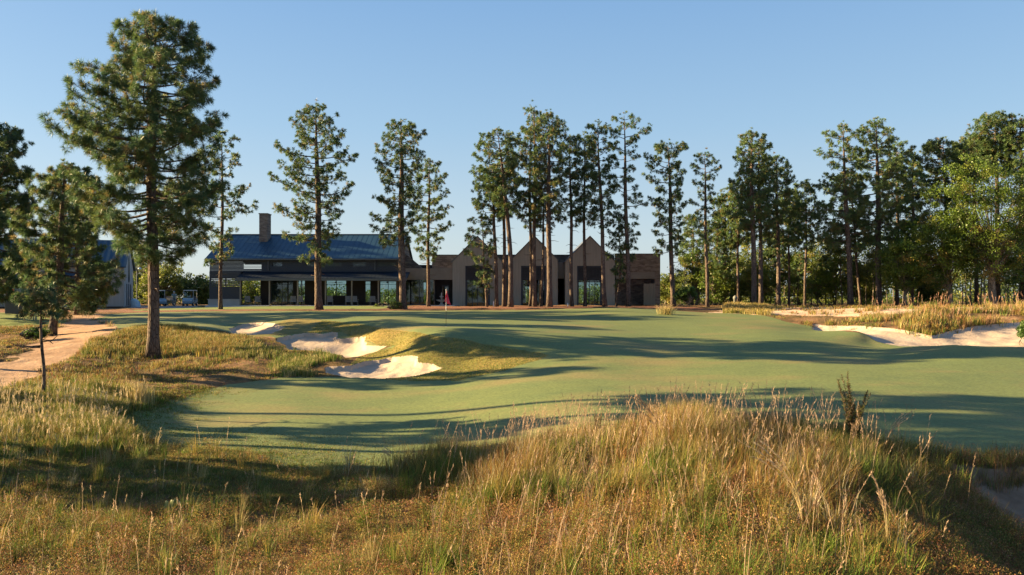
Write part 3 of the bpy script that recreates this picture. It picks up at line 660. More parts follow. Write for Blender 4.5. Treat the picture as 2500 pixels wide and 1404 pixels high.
# fallen branches on the terrace edge
rg = np.random.RandomState(5)
for (a, b, l) in ((659, 692, 'thin fallen branch on the terrace edge below the widest window'), (938, 992, 'fallen branch with twigs by the terrace edge right of the big pine trunk')):
    y = 85.7; xs = np.linspace(PX(a, y), PX(b, y), 8); p = [(x, y+rg.uniform(-.15, .15), .27+.25*math.sin(k*.9+a)*math.exp(-k*.3)+rg.uniform(0, .1)) for k, x in enumerate(xs)]
    mb = MB().tube(p, np.linspace(.07, .02, 8), 6)
    for k in range(1, 7): mb.tube([p[k], (p[k][0]+rg.uniform(-.5, .5), p[k][1]-.3, p[k][2]+rg.uniform(0, .25))], [.03, .008], 5)
    tag(mb.build('fallen_branch', M['bark'], None), l, 'branch')
def stake(px, y, h, label, grp=None, w=.05, m=None):
    x = PX(px, y); z = G1(x, y); o = MB().box(-w, w, -w, w, -.15, h-.05).box(-w*.7, w*.7, -w*.7, w*.7, h-.05, h).build('marker_post', m or M['white']); o.location = (x, y, z); tag(o, label, 'post', grp)
stake(1205, 82, .55, 'small white marker stake in the pine straw left of the second gable'); stake(1386, 82, .35, 'short white marker stake in the pine straw before the third gable')
stake(82, 60, .55, 'thin pale stake in the grass left of the path, the left one of two', None, .03, M['boards']); stake(88, 60, .75, 'thicker pale stake in the grass left of the path, the right one of two', None, .05, M['boards'])
# grey bin with a pale edge at the far left
x, y = PX(36, 68), 68; z = G1(x, y)
t = empty('equipment_box', (x, y, z)); tag(t, 'dark grey upright box with a pale left edge by the left lawn', 'box')
MB().box(-.62, .62, -.3, .3, -.1, 1.0).build('body', mat('dark_grey_box', (.07, .07, .08), .7), t); MB().box(-.66, .66, -.34, .34, 1.002, 1.06).build('lid', M['trim'], t); MB().box(-.70, -.625, -.2, .2, -.1, 1.15).build('side_post', M['pale'], t)
x, y = PX(6, 84), 84
t = empty('notice_board', (x, y, G1(x, y))); tag(t, 'small red brown notice board with a white sheet at the left edge', 'sign')
MB().box(-.45, .45, 0, .06, .9, 2.0).build('board', mat('red_brown_board', (.16, .05, .04), .7), t); MB().box(-.25, .3, -.02, -.002, 1.05, 1.45).build('sheet', M['white'], t)
for s_ in (-.4, .4): MB().box(s_-.04, s_+.04, .062, .12, -.1, 2.0).build('leg', M['boards'], t)

def flagstick(px, y, h, label, fz=.62, folds=1.0):
    x = PX(px, y); z = G1(x, y); t = empty('flagstick', (x, y, z)); tag(t, label, 'flag')
    MB().tube([(0, 0, h*.42), (0, 0, h)], .014, 8).build('pole', M['white'], t)
    MB().tube([(0, 0, -.05), (0, 0, h*.42-.001)], .014, 8).build('lower_pole', mat('dark_pole', (.05, .05, .05), .5), t)
    # limp cloth hanging in folds
    n, m_ = 14, 16; v = []
    for i in range(n):
        for j in range(m_):
            u = i/(n-1); w = j/(m_-1)
            drop = .02+w*.72+u*.34*(1-.35*w); r = .03+u*(.22+.10*w)*(.35+.65*w)
            v.append((.015+r*math.cos(.9*math.sin(u*7+1))*(1 if folds > 0 else -1)*.9-.10*w*(u < .6)*(1-u), -.05*math.sin(u*11+w*2)*(.4+w), h-.02-drop*.95))
    q = [(i*m_+j, i*m_+j+1, (i+1)*m_+j+1, (i+1)*m_+j) for i in range(n-1) for j in range(m_-1)]
    f = MB(); f.add(v, q); fo = f.build('flag_cloth', M['red'], t, True); sd = fo.modifiers.new('th', 'SOLIDIFY'); sd.thickness = .004
    ring = [(.054*math.cos(a), .054*math.sin(a), .0) for a in np.linspace(0, 2*math.pi, 17)]
    MB().tube(ring, .004, 4, cap=False).build('cup', M['white'], t)
flagstick(1089, 46.7, 2.13, 'red flag hanging limp on a white pole on the putting green')
flagstick(31, 70, 2.1, 'second red flag far off by the left pavilion, beside the dark box')

def golf_cart(px, y, rz, body, label, zoff=0):
    x = PX(px, y); t = empty('golf_cart', (x, y, G1(x, y)+zoff), rz); tag(t, label, 'golf cart', 'golf carts parked on the drive')
    # front faces local -y
    side = [(-1.15, .28), (-1.2, .55), (-1.05, .80), (-.62, .92), (-.5, .45), (.1, .42), (.15, .62), (.75, .62), (.85, .85), (1.15, .85), (1.15, .3)]
    b = MB(); n = len(side)
    # split in convex-ish pieces: cowl, floor, rear
    for poly in ([(-1.15, .28), (-1.2, .55), (-1.05, .80), (-.62, .92), (-.5, .30)], [(-.5, .30), (-.5, .42), (.15, .42), (.15, .30)], [(.15, .30), (.15, .62), (.75, .64), (.85, .86), (1.15, .84), (1.15, .30)]):
        k = len(poly); hw = .58; v = [(-hw, yy, zz) for yy, zz in poly]+[(hw, yy, zz) for yy, zz in poly]
        b.add(v, [(i, i+k, (i+1) % k+k, (i+1) % k) for i in range(k)], [(0, i, i+1) for i in range(1, k-1)]+[(k, k+i+1, k+i) for i in range(1, k-1)])
    b.build('body', body, t)
    MB().box(-.5, .5, .18, .68, .645, .76).box(-.5, .5, .66, .76, .76, 1.15).build('seat', M['cloth'], t)
    r = MB().box(-.6, .6, -.75, 1.0, 1.80, 1.84).box(-.56, .56, -.70, .95, 1.842, 1.88)
    for sx in (-.55, .55):
        r.tube([(sx, -.72, .9), (sx, -.62, 1.8)], .02, 6).tube([(sx, .95, .84), (sx, .9, 1.8)], .02, 6)
    r.build('canopy', M['white'] if body is M['cart'] else M['black'], t)
    v = [(-.53, -.70, .93), (.53, -.70, .93), (.53, -.61, 1.76), (-.53, -.61, 1.76)]
    MB().add(v+[(p[0], p[1]+.01, p[2]) for p in v], [(0,1,2,3),(7,6,5,4),(0,4,5,1),(1,5,6,2),(2,6,7,3),(3,7,4,0)]).build('windscreen', M['glass'], t)
    for sx in (-.42, .42): MB().box(sx-.1, sx+.1, -1.235, -1.19, .56, .66).build('headlight', M['white'], t)
    for sx in (-.55, .55):
        for yy in (-.8, .8):
            w = MB().tube([(sx-.09, yy, .23), (sx+.09, yy, .23)], .23, 14).build('wheel', M['black'], t)
            MB().tube([(sx-.095, yy, .23), (sx+.095, yy, .23)], .12, 10).build('rim', M['white'], w)
golf_cart(464, 98, .12, M['cart'], 'pale blue golf cart facing the camera at the right end of the drive')
golf_cart(404, 99, -.35, M['dgreen'], 'dark golf cart just right of the big pine trunk, beside the standing person')
golf_cart(385, 97.5, .8, M['cart'], 'golf cart mostly hidden behind the big pine trunk')
# pale blue rounded cover by the pavilion corner
x, y = PX(326, 92.5), 92.5; mb = MB(); n, m_ = 14, 18; v = []
for i in range(n):
    ph = i/(n-1)*math.pi/2
    for j in range(m_):
        th = j/m_*2*math.pi; r = math.sin(ph)**.8 if i else 0.01
        v.append((.55*r*math.cos(th)*(1+.06*math.sin(3*th))+.25*(1-math.cos(ph)), .45*r*math.sin(th), .95*math.cos(ph)**.8 if i < n-1 else 0))
q = [(i*m_+j, (i+1)*m_+j, (i+1)*m_+(j+1) % m_, i*m_+(j+1) % m_) for i in range(n-1) for j in range(m_)]
mb.add(v, q); o = mb.build('covered_load', noisy('pale_blue_cover', (.45, .58, .66), (.52, .66, .74), 3, .6), None, True); o.location = (x, y, G1(x, y)); tag(o, 'pale blue rounded cover on the ground at the pavilion corner', 'cover')
# four-headed flood lamp behind the pavilion
x, y = PX(334, 104), 104; z = G1(x, y)
t = empty('flood_lamp', (x, y, z)); tag(t, 'pole with four pale round lamp heads between the pavilion and the big pine trunk', 'lamp')
MB().tube([(0, 0, 0), (0, 0, PZ(640, 104)-z)], [.09, .06], 8).build('pole', M['trim'], t)
for dx in (-.42, .42):
    for py in (644, 656):
        zz = PZ(py, 104)-z; h = MB(); h.lathe([(.03, zz+.16), (.12, zz+.12), (.24, zz-.02), (.25, zz-.08), (.02, zz-.10)], dx, -.1, 12)
        h.tube([(0, 0, zz+.1), (dx, -.1, zz+.14)], .025, 5); h.build('lamp_head', mat('lamp_shell', (.45, .55, .65), .3, .2), t, True)
# grey capped post in the woods edge
x, y = PX(1795, 82), 82
t = MB().lathe([(.17, 0), (.17, .75), (.21, .78), (.22, .95), (.12, 1.1), (.01, 1.14)], 0, 0, 14).build('capped_post', noisy('weathered_grey', (.13, .13, .12), (.2, .2, .18), 6, .8), None, True); t.location = (x, y, G1(x, y)); tag(t, 'grey round-topped post at the wood edge, left of a tall pine', 'post')

# person by the carts
def person(px, y, label):
    x = PX(px, y); z = G1(x, y); root = empty('person', (x, y, z), .4); tag(root, label, 'person')
    J = {'pel': (0, 0, .92), 'bel': (0, -.05, 1.08), 'che': (0, -.14, 1.30), 'nek': (0, -.22, 1.46), 'hed': (0, -.28, 1.56), 'top': (0, -.29, 1.69),
         'hl': (-.10, 0, .88), 'kl': (-.13, -.05, .50), 'al': (-.14, .02, .09), 'tl': (-.15, -.16, .035), 'hr': (.10, 0, .88), 'kr': (.13, .03, .50), 'ar': (.13, .12, .09), 'tr': (.14, -.06, .035),
         'sl': (-.19, -.17, 1.38), 'el': (-.26, -.22, 1.10), 'wl': (-.20, -.40, .95), 'sr': (.19, -.17, 1.38), 'er': (.26, -.24, 1.11), 'wr': (.20, -.42, .97)}
    Rr = {'pel': .15, 'bel': .14, 'che': .165, 'nek': .06, 'hed': .095, 'top': .075, 'hl': .10, 'kl': .062, 'al': .042, 'tl': .038, 'hr': .10, 'kr': .062, 'ar': .042, 'tr': .038, 'sl': .06, 'el': .043, 'wl': .03, 'sr': .06, 'er': .043, 'wr': .03}
    E = [('pel','bel'),('bel','che'),('che','nek'),('nek','hed'),('hed','top'),('pel','hl'),('hl','kl'),('kl','al'),('al','tl'),('pel','hr'),('hr','kr'),('kr','ar'),('ar','tr'),('che','sl'),('sl','el'),('el','wl'),('che','sr'),('sr','er'),('er','wr')]
    for s_, w in ((-1, 'wl'), (1, 'wr')):
        p = J[w]
        for k in range(5):
            a = (p[0]+(-.03+.015*k), p[1]-.07, p[2]-.03); b = (a[0]+(-.01+.005*k), a[1]-.05-.01*(2-abs(k-2)), a[2]-.04)
            if k == 4: a = (p[0]-s_*.035, p[1]-.04, p[2]-.01); b = (a[0]-s_*.02, a[1]-.03, a[2]-.03)
            J[w+'a%d' % k] = a; J[w+'b%d' % k] = b; Rr[w+'a%d' % k] = .011; Rr[w+'b%d' % k] = .009; E += [(w, w+'a%d' % k), (w+'a%d' % k, w+'b%d' % k)]
    names = list(J); me = bpy.data.meshes.new('body'); me.from_pydata([J[k] for k in names], [(names.index(a), names.index(b)) for a, b in E], [])
    o = bpy.data.objects.new('body', me); COL.objects.link(o); o.parent = root
    s = o.modifiers.new('skin', 'SKIN'); 
    for i, k in enumerate(names): me.skin_vertices[0].data[i].radius = (Rr[k], Rr[k]*.85)
    me.skin_vertices[0].data[names.index('pel')].use_root = True
    o.modifiers.new('sub', 'SUBSURF').render_levels = 2
    m = mat('skin', (.45, .28, .20), .6); me.materials.append(m)
    cm = noisy('grey_shirt', (.26, .34, .34), (.32, .40, .40), 6, .85); pm = noisy('grey_trousers', (.16, .19, .22), (.2, .24, .27), 6, .85)
    sh = MB().tube([(0, -.02, .90), (0, -.06, 1.08), (0, -.14, 1.28), (0, -.19, 1.41), (0, -.215, 1.46)], [.178, .172, .20, .17, .075], 14)
    for sx in (-1, 1): sh.tube([(sx*.12, -.16, 1.38), (sx*.2, -.175, 1.36), (sx*.245, -.205, 1.19)], [.085, .08, .066], 10)
    sh.build('shirt', cm, root, True)
    tr = MB().tube([(0, 0, .97), (0, 0, .84)], [.17, .165], 14)
    tr.tube([(-.10, 0, .90), (-.13, -.05, .50), (-.14, .015, .13)], [.12, .088, .075], 10).tube([(.10, 0, .90), (.13, .03, .50), (.13, .11, .13)], [.12, .088, .075], 10)
    tr.build('trousers', pm, root, True)
    MB().lathe([(.01, 1.73), (.07, 1.71), (.105, 1.65), (.108, 1.60)], 0, -.285, 12).build('cap', M['cart'], root, True)
person(425, 98.5, 'person in a pale grey shirt bending forward beside the dark golf cart')

# ------------------------------------------------------------------ trees
def unit(v): return v/(np.linalg.norm(v, axis=-1, keepdims=True)+1e-9)
def needle_tufts(mb, P, D, Rr, nn, w, cols, rng):
    """P tuft centres, D outward axes, Rr radii; every needle a thin triangle"""
    n = len(P); 
    d = rng.normal(size=(n, nn, 3)); d = unit(d); d = unit(d+D[:, None, :]*.75+np.array([0, 0, .12]))
    L = Rr[:, None, None]*rng.uniform(.65, 1.12, (n, nn, 1))
    a = P[:, None, :]+d*.02; tip = a+d*L; tip[..., 2] -= L[..., 0]*rng.uniform(.0, .22, (n, nn))
    s = unit(np.cross(d, rng.normal(size=(n, nn, 3))))*w*.5
    mid = a+d*L*.45
    v = np.stack([a+s*.6, a-s*.6, mid-s*1.2, tip, mid+s*1.2], 2).reshape(-1, 3)
    k = np.arange(n*nn)[:, None]*5
    c = np.repeat(cols[:, None, :]*rng.uniform(.8, 1.2, (n, nn, 1)), 5, 1).reshape(-1, 3)
    mb.add(v, np.hstack([k, k+1, k+2, k+4]), np.hstack([k+4, k+2, k+3]), col=c)

def needle_cols(n, rng, warm=.10, base=(.068, .125, .055)):
    c = np.array(base)*rng.uniform(.7, 1.35, (n, 1)); r = rng.rand(n)
    c[r < .5] = np.array([.120, .165, .050])*rng.uniform(.75, 1.25, ((r < .5).sum(), 1))
    m = r < warm; c[m] = np.array([.25, .20, .08])*rng.uniform(.7, 1.2, (m.sum(), 1)); return c

def grow_pine(label, px, Y, topy, crown, R=.28, seed=1, lean=0, bend=0, nb=60, tuft=.34, nn=22, nw=.045, warm=.1, group='longleaf pines', z_extra=0, name='pine_tree', dead=6, base=(.068, .125, .055), sparse=1.0, fork=False, wide=1.0, deep=1.0):
    """crown: list of (photo row, left reach px, right reach px)"""
    rng = np.random.RandomState(seed); x = PX(px, Y); z = G1(x, Y)-.08+z_extra
    t = empty(name, (x, Y, z)); tag(t, label, 'tree', group)
    H = PZ(topy, Y)-z-tuft*.8; s = Y/F
    tt = np.linspace(0, 1, 16); ph = rng.uniform(0, 6.28)
    tx = lean*s*tt + bend*s*np.sin(tt*math.pi) + .05*min(1, H/12)*np.sin(tt*9+ph); ty = .05*np.sin(tt*7+ph) + rng.uniform(-.3, .3)*tt
    path = np.stack([tx, ty, tt*H], 1)
    rad = R*(1-.42*tt)*(1-np.clip((tt-.62)/.40, 0, 1)**1.2*.92)*(1+.35*np.exp(-tt*H/.25)); rad = np.maximum(rad, .02)
    tk = MB(); tk.tube(path, rad, 10, rough=.05, rng=rng)
    at = lambda q: np.array([np.interp(q, tt, path[:, k]) for k in range(3)])
    rows = sorted([(c[0], c[1]*wide, c[2]*wide) for c in crown], key=lambda c: -c[0])                 # bottom first
    hh = np.array([PZ(c[0], Y)-z for c in rows])/H; hh = hh[0]+(hh-hh[0])*(1-hh[0])/(hh[-1]-hh[0]); LL = np.array([c[1] for c in rows])*s; RR = np.array([c[2] for c in rows])*s
    P = []; D = []; B = []; S = []
    q = hh[0]; nb = int(nb*.72); step = (min(hh[-1], .985)-hh[0])/nb; az = rng.uniform(0, 6.28)
    for i in range(nb):
        q = hh[0]+step*(i+rng.uniform(0, 1)); az += 2.4+rng.uniform(-.5, .5)
        l = np.interp(q, hh, LL); r = np.interp(q, hh, RR); c_, s_ = math.cos(az), math.sin(az)
        E = (r if c_ > 0 else l); Dp = (l+r)/2*deep
        reach = math.hypot(E*c_, Dp*s_)*rng.uniform(.68, 1.05)*(1 if rng.rand() > .2 else .55); reach = max(reach, .25)
        tc = (q-hh[0])/(1-hh[0]+1e-6)
        e0 = math.radians(-4+58*tc**1.5+rng.uniform(-8, 10)); u = np.linspace(0, 1, 7)
        ln = reach
        zr_ = ln*(math.tan(min(e0, 1.05))*u*.9 - (.28*(1-tc))*np.sin(u*math.pi*.8)*.6 + .18*u**3)
        mx_ = max(zr_.max(), 1e-3); zr_ = zr_*min(1.0, max(.1, (1.0-q)*H+.05)/mx_)
        wob = rng.uniform(-.12, .12)*ln*np.sin(u*4+rng.uniform(0, 6))
        dirh = np.array([c_, s_, 0]); side = np.array([-s_, c_, 0]); b0 = at(min(q, .985))
        drop = zr_[-1]*.5 if tc > .5 else 0.0
        bp = b0+dirh*(ln*u)[:, None]+side*wob[:, None]+np.array([0, 0, 1])*(zr_-drop*u)[:, None]
        br = np.linspace(.018+.014*ln, .008, 7)
        tk.tube(bp, br, 5, cap=False)
        nbl = max(2, int((3+ln*5.6)*sparse))
        for k in range(nbl):
            sp = rng.uniform(.22, 1.0)**.8 if ln > .8 else rng.uniform(.2, 1); a0 = np.array([np.interp(sp, u, bp[:, j]) for j in range(3)])
            bl = (.22*ln*(1.15-sp)+.28)*rng.uniform(.6, 1.2); an = (1 if k % 2 else -1)*rng.uniform(.5, 1.25)
            dd = dirh*math.cos(an)+side*math.sin(an); dd = dd*1.0+np.array([0, 0, rng.uniform(-.25, .85)]); dd = dd/np.linalg.norm(dd)
            e = a0+dd*bl; mid = (a0+e)/2+np.array([0, 0, -.05*bl])
            tk.tube([a0, mid, e], [.011, .009, .006], 4, cap=False)
            P.append(e); D.append(dd); S.append(1.0)
            if bl > .45: P.append(mid+rng.normal(size=3)*.06); D.append(dd); S.append(.8)
            for _ in range(1 if rng.rand() < .7 else 2):
                d2 = dd+rng.normal(size=3)*.6; d2 = d2/np.linalg.norm(d2); P.append(e+d2*rng.uniform(.12, .3)-dd*.1); D.append(d2); S.append(.85)
        P.append(bp[-1]); D.append(dirh); S.append(1.0)
    for _ in range(7): P.append(at(1.0)+rng.normal(size=3)*np.array([.2, .2, .22])); D.append(np.array([0, 0, 1.0])); S.append(.9)
    for _ in range(dead):                                       # dead stubs under the crown
        qd = hh[0]*rng.uniform(.6, 1.0); a = rng.uniform(0, 6.28); l_ = rng.uniform(.3, 1.1); b0 = at(qd)
        tk.tube([b0, b0+np.array([math.cos(a)*l_*.6, math.sin(a)*l_*.6, -.02]), b0+np.array([math.cos(a)*l_, math.sin(a)*l_, rng.uniform(-.25, .2)])], [.03, .02, .008], 4)
    if fork:
        a0 = at(.62); tk.tube([a0, a0+np.array([.5, .1, .7]), a0+np.array([.7, .2, 2.2]), a0+np.array([.5, .2, 3.6])], [R*.5, R*.45, R*.35, R*.15], 8)
    P = np.array(P); D = np.array(D); S = np.array(S)
    cr = MB(); needle_tufts(cr, P, unit(D), tuft*S*rng.uniform(.8, 1.1, len(P)), nn, nw, needle_cols(len(P), rng, warm, base), rng)
    tk.build('trunk', M['bark'], t, True); cr.build('crown', M['needles'], t)
    return t

def gen(base, top, w, seed, low=0, skew=0):
    """a ragged crown outline for a pine between two rows"""
    rg = np.random.RandomState(seed); out = []
    for k, (f, r) in enumerate(((0, .35), (.08, .75), (.2, .95), (.35, 1.0), (.5, .95), (.65, .85), (.8, .68), (.92, .45), (1.0, .14))):
        y = base+(top-base)*f; out.append((y, w*r*rg.uniform(.7, 1.15)*(1-skew), w*r*rg.uniform(.7, 1.15)*(1+skew)))
    return out

# --- near pines on the left
grow_pine('tallest and nearest pine with a broad dense crown, left of the bunkers', 374, 42.6, 32,
    [(640,22,50),(605,70,110),(570,160,140),(530,222,170),(480,195,190),(440,170,175),(400,205,165),(370,250,170),(340,215,160),(300,205,158),(260,205,150),(215,195,148),(180,150,140),(150,110,128),(120,122,108),(90,85,85),(60,45,55),(36,12,18)],
    R=.30, seed=4, lean=4, bend=-5, nb=175, tuft=.36, nn=42, nw=.015, warm=.07, wide=1.04, sparse=.80, dead=10, group=None)
grow_pine('mid sized leaning pine with drooping lower branches beside the dirt path', 128, 51, 395,
    [(768,60,40),(745,105,140),(700,110,165),(650,115,165),(600,120,150),(560,120,110),(520,110,120),(480,105,110),(440,70,90),(410,35,45),(398,12,14)],
    R=.25, deep=.4, seed=8, lean=22, bend=6, nb=84, tuft=.36, nn=40, nw=.018, warm=.10, dead=4, group=None)
grow_pine('dark dense pine cut by the left edge of the photo', -30, 60, 292,
    [(740,60,70),(680,110,110),(600,130,125),(520,140,120),(450,130,122),(400,110,112),(360,80,90),(330,50,50),(300,20,26)],
    R=.30, seed=12, lean=5, nb=120, tuft=.38, nn=38, nw=.024, warm=.05, base=(.060, .110, .055), group=None)
grow_pine('shaded pine between the left edge and the broad near pine', 190, 66, 402,
    [(745,50,60),(700,60,66),(650,66,66),(600,75,60),(540,85,60),(490,80,52),(450,60,46),(425,40,34),(406,14,14)], R=.24, seed=15, nb=56, tuft=.38, nn=26, nw=.04, warm=.05, base=(.060, .110, .055), group=None)
grow_pine('very thin sapling with a bare stem and small dark top before the path', 104, 28, 690,
    [(775,16,20),(750,26,38),(725,26,30),(700,12,16)], R=.062, wide=.85, seed=21, lean=-2, bend=3, nb=14, tuft=.22, nn=30, nw=.02, base=(.060, .110, .055), warm=.2, dead=8, group=None)
grow_pine('slender sparse pine right behind the broad near pine', 539, 75, 312,
    [(640,40,60),(600,50,58),(560,60,50),(520,60,78),(480,70,82),(440,60,60),(400,50,55),(370,40,45),(340,18,26),(318,6,8)], R=.17, seed=23, lean=2, nb=52, tuft=.33, nn=18, nw=.04, sparse=.7, warm=.14)
# --- pines before the clubhouse
PINES = [
 ('tall full pine in front of the blue roof, right of the chimney', 779, 72, 254, [(640,50,45),(610,20,20),(570,108,55),(545,90,68),(500,108,58),(470,112,92),(430,85,96),(400,90,90),(370,98,76),(340,92,80),(320,70,66),(290,76,38),(270,30,26),(256,8,10)], dict(R=.31, lean=-6, nb=84, warm=.12)),
 ('tall pine at the right end of the blue roof', 982, 74, 288, [(600,30,10),(575,85,30),(545,84,34),(510,75,50),(480,60,55),(450,60,50),(420,84,50),(385,82,46),(350,62,58),(320,50,46),(300,26,30),(290,10,10)], dict(R=.33, lean=-4, nb=72, warm=.12)),
 ('shorter thin pine in front of the low connector, left of the red flag', 1045, 83, 386, [(635,36,10),(600,46,40),(570,48,52),(540,44,48),(500,40,50),(470,52,44),(440,40,48),(410,30,34),(390,10,12)], dict(R=.19, lean=2, nb=52)),
 ('small thin leaning pine before the left gable', 1188, 82, 528, [(700,20,6),(660,44,22),(630,46,20),(600,62,30),(570,74,32),(545,40,30),(532,12,12)], dict(R=.13, lean=-12, nb=30, warm=.2)),
 ('straight pine whose trunk stands at the right side of the left gable', 1213, 82, 402, [(535,40,14),(511,72,20),(486,72,22),(450,60,34),(420,40,26),(406,12,12)], dict(R=.20, lean=-10, nb=42)),
 ('dark pine touching the leaning pine between the first two gables', 1232, 83, 368, [(529,20,26),(492,52,36),(450,50,40),(410,36,32),(374,12,12)], dict(R=.20, lean=-4, nb=34, base=(.060, .110, .055))),
 ('tall pine leaning left, between the first two gables', 1247, 80, 316, [(529,20,30),(492,60,30),(450,70,46),(410,72,48),(370,58,54),(340,40,50),(322,14,22)], dict(R=.26, lean=-34, bend=10, nb=56)),
 ('pine whose trunk is the left one of the close pair before the middle gable', 1297, 83, 304, [(554,8,30),(517,56,30),(486,56,34),(440,46,40),(390,46,36),(340,36,32),(310,14,12)], dict(R=.19, lean=-4, nb=46, warm=.14)),
 ('highest pine of the middle group, right trunk of the close pair before the middle gable', 1304, 81, 258, [(554,12,20),(523,32,18),(480,40,30),(420,40,38),(370,46,50),(330,42,52),(300,30,34),(275,20,20),(262,8,9)], dict(R=.22, lean=2, nb=54, warm=.22)),
 ('thin low pine between the close pair and the thick trunk right of the middle gable', 1322, 82, 428, [(566,18,24),(542,24,30),(511,26,26),(480,24,26),(440,12,14)], dict(R=.14, lean=8, nb=28, warm=.2)),
 ('thick trunked pine before the right side of the middle gable', 1341, 79, 276, [(529,44,40),(492,46,40),(440,54,50),(390,52,60),(350,52,60),(320,46,52),(295,30,32),(280,10,12)], dict(R=.28, lean=-2, nb=64, warm=.16)),
 ('pine standing left of the right gable, its trunk brightly lit', 1396, 82, 332, [(548,30,16),(517,50,30),(486,40,36),(440,40,40),(390,40,36),(350,24,26),(336,8,10)], dict(R=.19, lean=-4, nb=46)),
 ('slim pine before the left slope of the right gable', 1428, 82, 322, [(542,22,30),(511,36,34),(470,40,40),(420,40,36),(370,34,30),(335,18,18)], dict(R=.17, lean=-2, nb=44)),
 ('pine leaning slightly left before the right slope of the right gable', 1477, 80, 298, [(560,20,18),(529,48,20),(504,58,30),(470,42,40),(420,54,44),(380,52,42),(340,40,36),(310,16,16)], dict(R=.22, lean=-18, nb=54)),
 ('small crooked pine between two tall trunks right of the right gable', 1505, 81, 522, [(700,4,4),(660,30,24),(640,50,34),(610,40,32),(570,28,30),(540,24,22),(526,8,8)], dict(R=.10, lean=4, bend=8, nb=30, base=(.045, .09, .045))),
 ('tall pine with an open airy crown before the right brick wall', 1535, 80, 276, [(625,24,20),(590,20,14),(520,34,62),(470,60,62),(440,54,34),(400,44,40),(370,40,42),(345,42,62),(320,44,56),(295,28,32),(280,10,14)], dict(R=.23, lean=-12, nb=50, sparse=.85)),
 ('lone full pine just right of the clubhouse', 1643, 82, 342, [(620,50,10),(590,52,20),(540,56,40),(490,58,48),(450,66,54),(410,72,60),(380,62,56),(355,32,34),(345,10,14)], dict(R=.25, lean=-10, nb=64)),
 ('thin pine right of the lone full pine, with bare middle trunk', 1727, 83, 368, [(600,20,20),(540,30,30),(490,34,34),(440,30,40),(400,30,36),(380,18,20)], dict(R=.18, lean=-8, nb=40, sparse=.85)),
]
for i, (lb, px, Y, ty, cr, kw) in enumerate(PINES):
    a = dict(seed=100+i*7, tuft=.29, nn=24, nw=.025, warm=.08); a.update(kw); a['nb'] = int(a['nb']*1.15); grow_pine(lb, px, Y, ty, cr, group='longleaf pines before the clubhouse', **a)
WOOD = [
 ('pine with a lit trunk behind the round topped post', 1768, 88, 470, 46, 610, .14), ('pine with a pale straight stem left of the thick dark trunk', 1801, 86, 440, 44, 600, .14), 
 ('highest pine of the left part of the wood', 1842, 80, 316, 68, 560, .27), ('pine leaning against the highest pine of the left part of the wood', 1859, 82, 352, 56, 590, .22),
 ('dark pine on the right shoulder of the left part of the wood', 1902, 83, 376, 62, 620, .22), ('thin pine in the dip of the wood, left stem', 1926, 88, 460, 44, 600, .13), ('pine with a bowed stem in the dip of the wood', 1965, 84, 440, 46, 610, .13),
 ('sparse topped pine with long left branches and a thick straight trunk', 2078, 80, 306, 62, 600, .27), ('thin pine just right of the sparse topped pine', 2101, 84, 420, 50, 620, .14),
 ('highest pointed pine in the right half of the wood', 2146, 80, 288, 84, 590, .29), ('pine on the right shoulder of the pointed pine', 2190, 86, 345, 66, 600, .20), ('young pine in front of the wood gap', 2226, 78, 395, 52, 620, .16),
 ('umbrella shaped pine with a forked stem above the oaks', 2322, 80, 338, 76, 470, .22),
 ('pine top rising behind the oaks, left of two', 2385, 86, 330, 62, 440, .22), ('highest pine top behind the oaks at the right', 2437, 84, 272, 66, 420, .26), ('pine cut by the right edge of the photo', 2496, 83, 286, 74, 430, .28),
 ('small pine behind the green bush', 1690, 90, 520, 40, 680, .12), ('low pine under the thin pine right of the clubhouse', 1748, 88, 540, 44, 690, .12),
]
for i, (lb, px, Y, ty, w, by, R) in enumerate(WOOD):
    kw = dict(seed=300+i*5, tuft=.31, nn=20, nw=.030, warm=.08, base=(.095, .160, .060), R=R, nb=int(40+w*.5), lean=(-8 if R > .2 else 3), dead=5)
    cr = gen(by, ty, w, 300+i, skew=0)
    if 'sparse topped' in lb: cr = [(610,50,40),(560,90,50),(520,110,40),(480,60,44),(450,105,40),(420,40,50),(390,70,40),(370,20,30),(350,50,46),(325,44,40),(310,18,16)]; kw['sparse'] = .8; kw['lean'] = -24
    if 'pointed pine' in lb and 'highest' in lb: cr = [(600,60,80),(560,90,100),(500,96,104),(450,92,90),(400,88,80),(370,84,62),(340,50,40),(310,26,26),(292,8,10)]; kw['lean'] = -4
    if 'umbrella' in lb: cr = [(500,30,26),(460,56,60),(420,78,76),(390,82,70),(365,60,52),(345,28,30)]; kw['lean'] = -16; kw['fork'] = True; kw['base'] = (.06, .10, .03)
    grow_pine(lb, px, Y, ty, cr, group='pines of the right hand wood', **kw)

# --- broad leaved trees
def leaf_cloud(mb, C, Rc, n, size, cols, rng, flat=.75):
    """n leaves round every centre"""
    m = len(C); d = unit(rng.normal(size=(m, n, 3)))*np.cbrt(rng.uniform(.05, 1, (m, n, 1)))*Rc[:, None, None]; d[..., 2] *= flat
    P = (C[:, None, :]+d).reshape(-1, 3); k = len(P)
    nrm = unit(rng.normal(size=(k, 3))+np.array([0, 0, .5])); a = unit(np.cross(nrm, rng.normal(size=(k, 3)))); b = np.cross(nrm, a)
    s = size*rng.uniform(.6, 1.25, (k, 1)); v = np.stack([P-a*s, P-b*s*.55+a*s*.1, P+a*s, P+b*s*.55+a*s*.1], 1).reshape(-1, 3)
    c = np.repeat(np.repeat(cols, n, 0)*rng.uniform(.75, 1.25, (k, 1)), 4, 0); i = np.arange(k)[:, None]*4
    mb.add(v, np.hstack([i, i+1, i+2, i+3]), col=c)
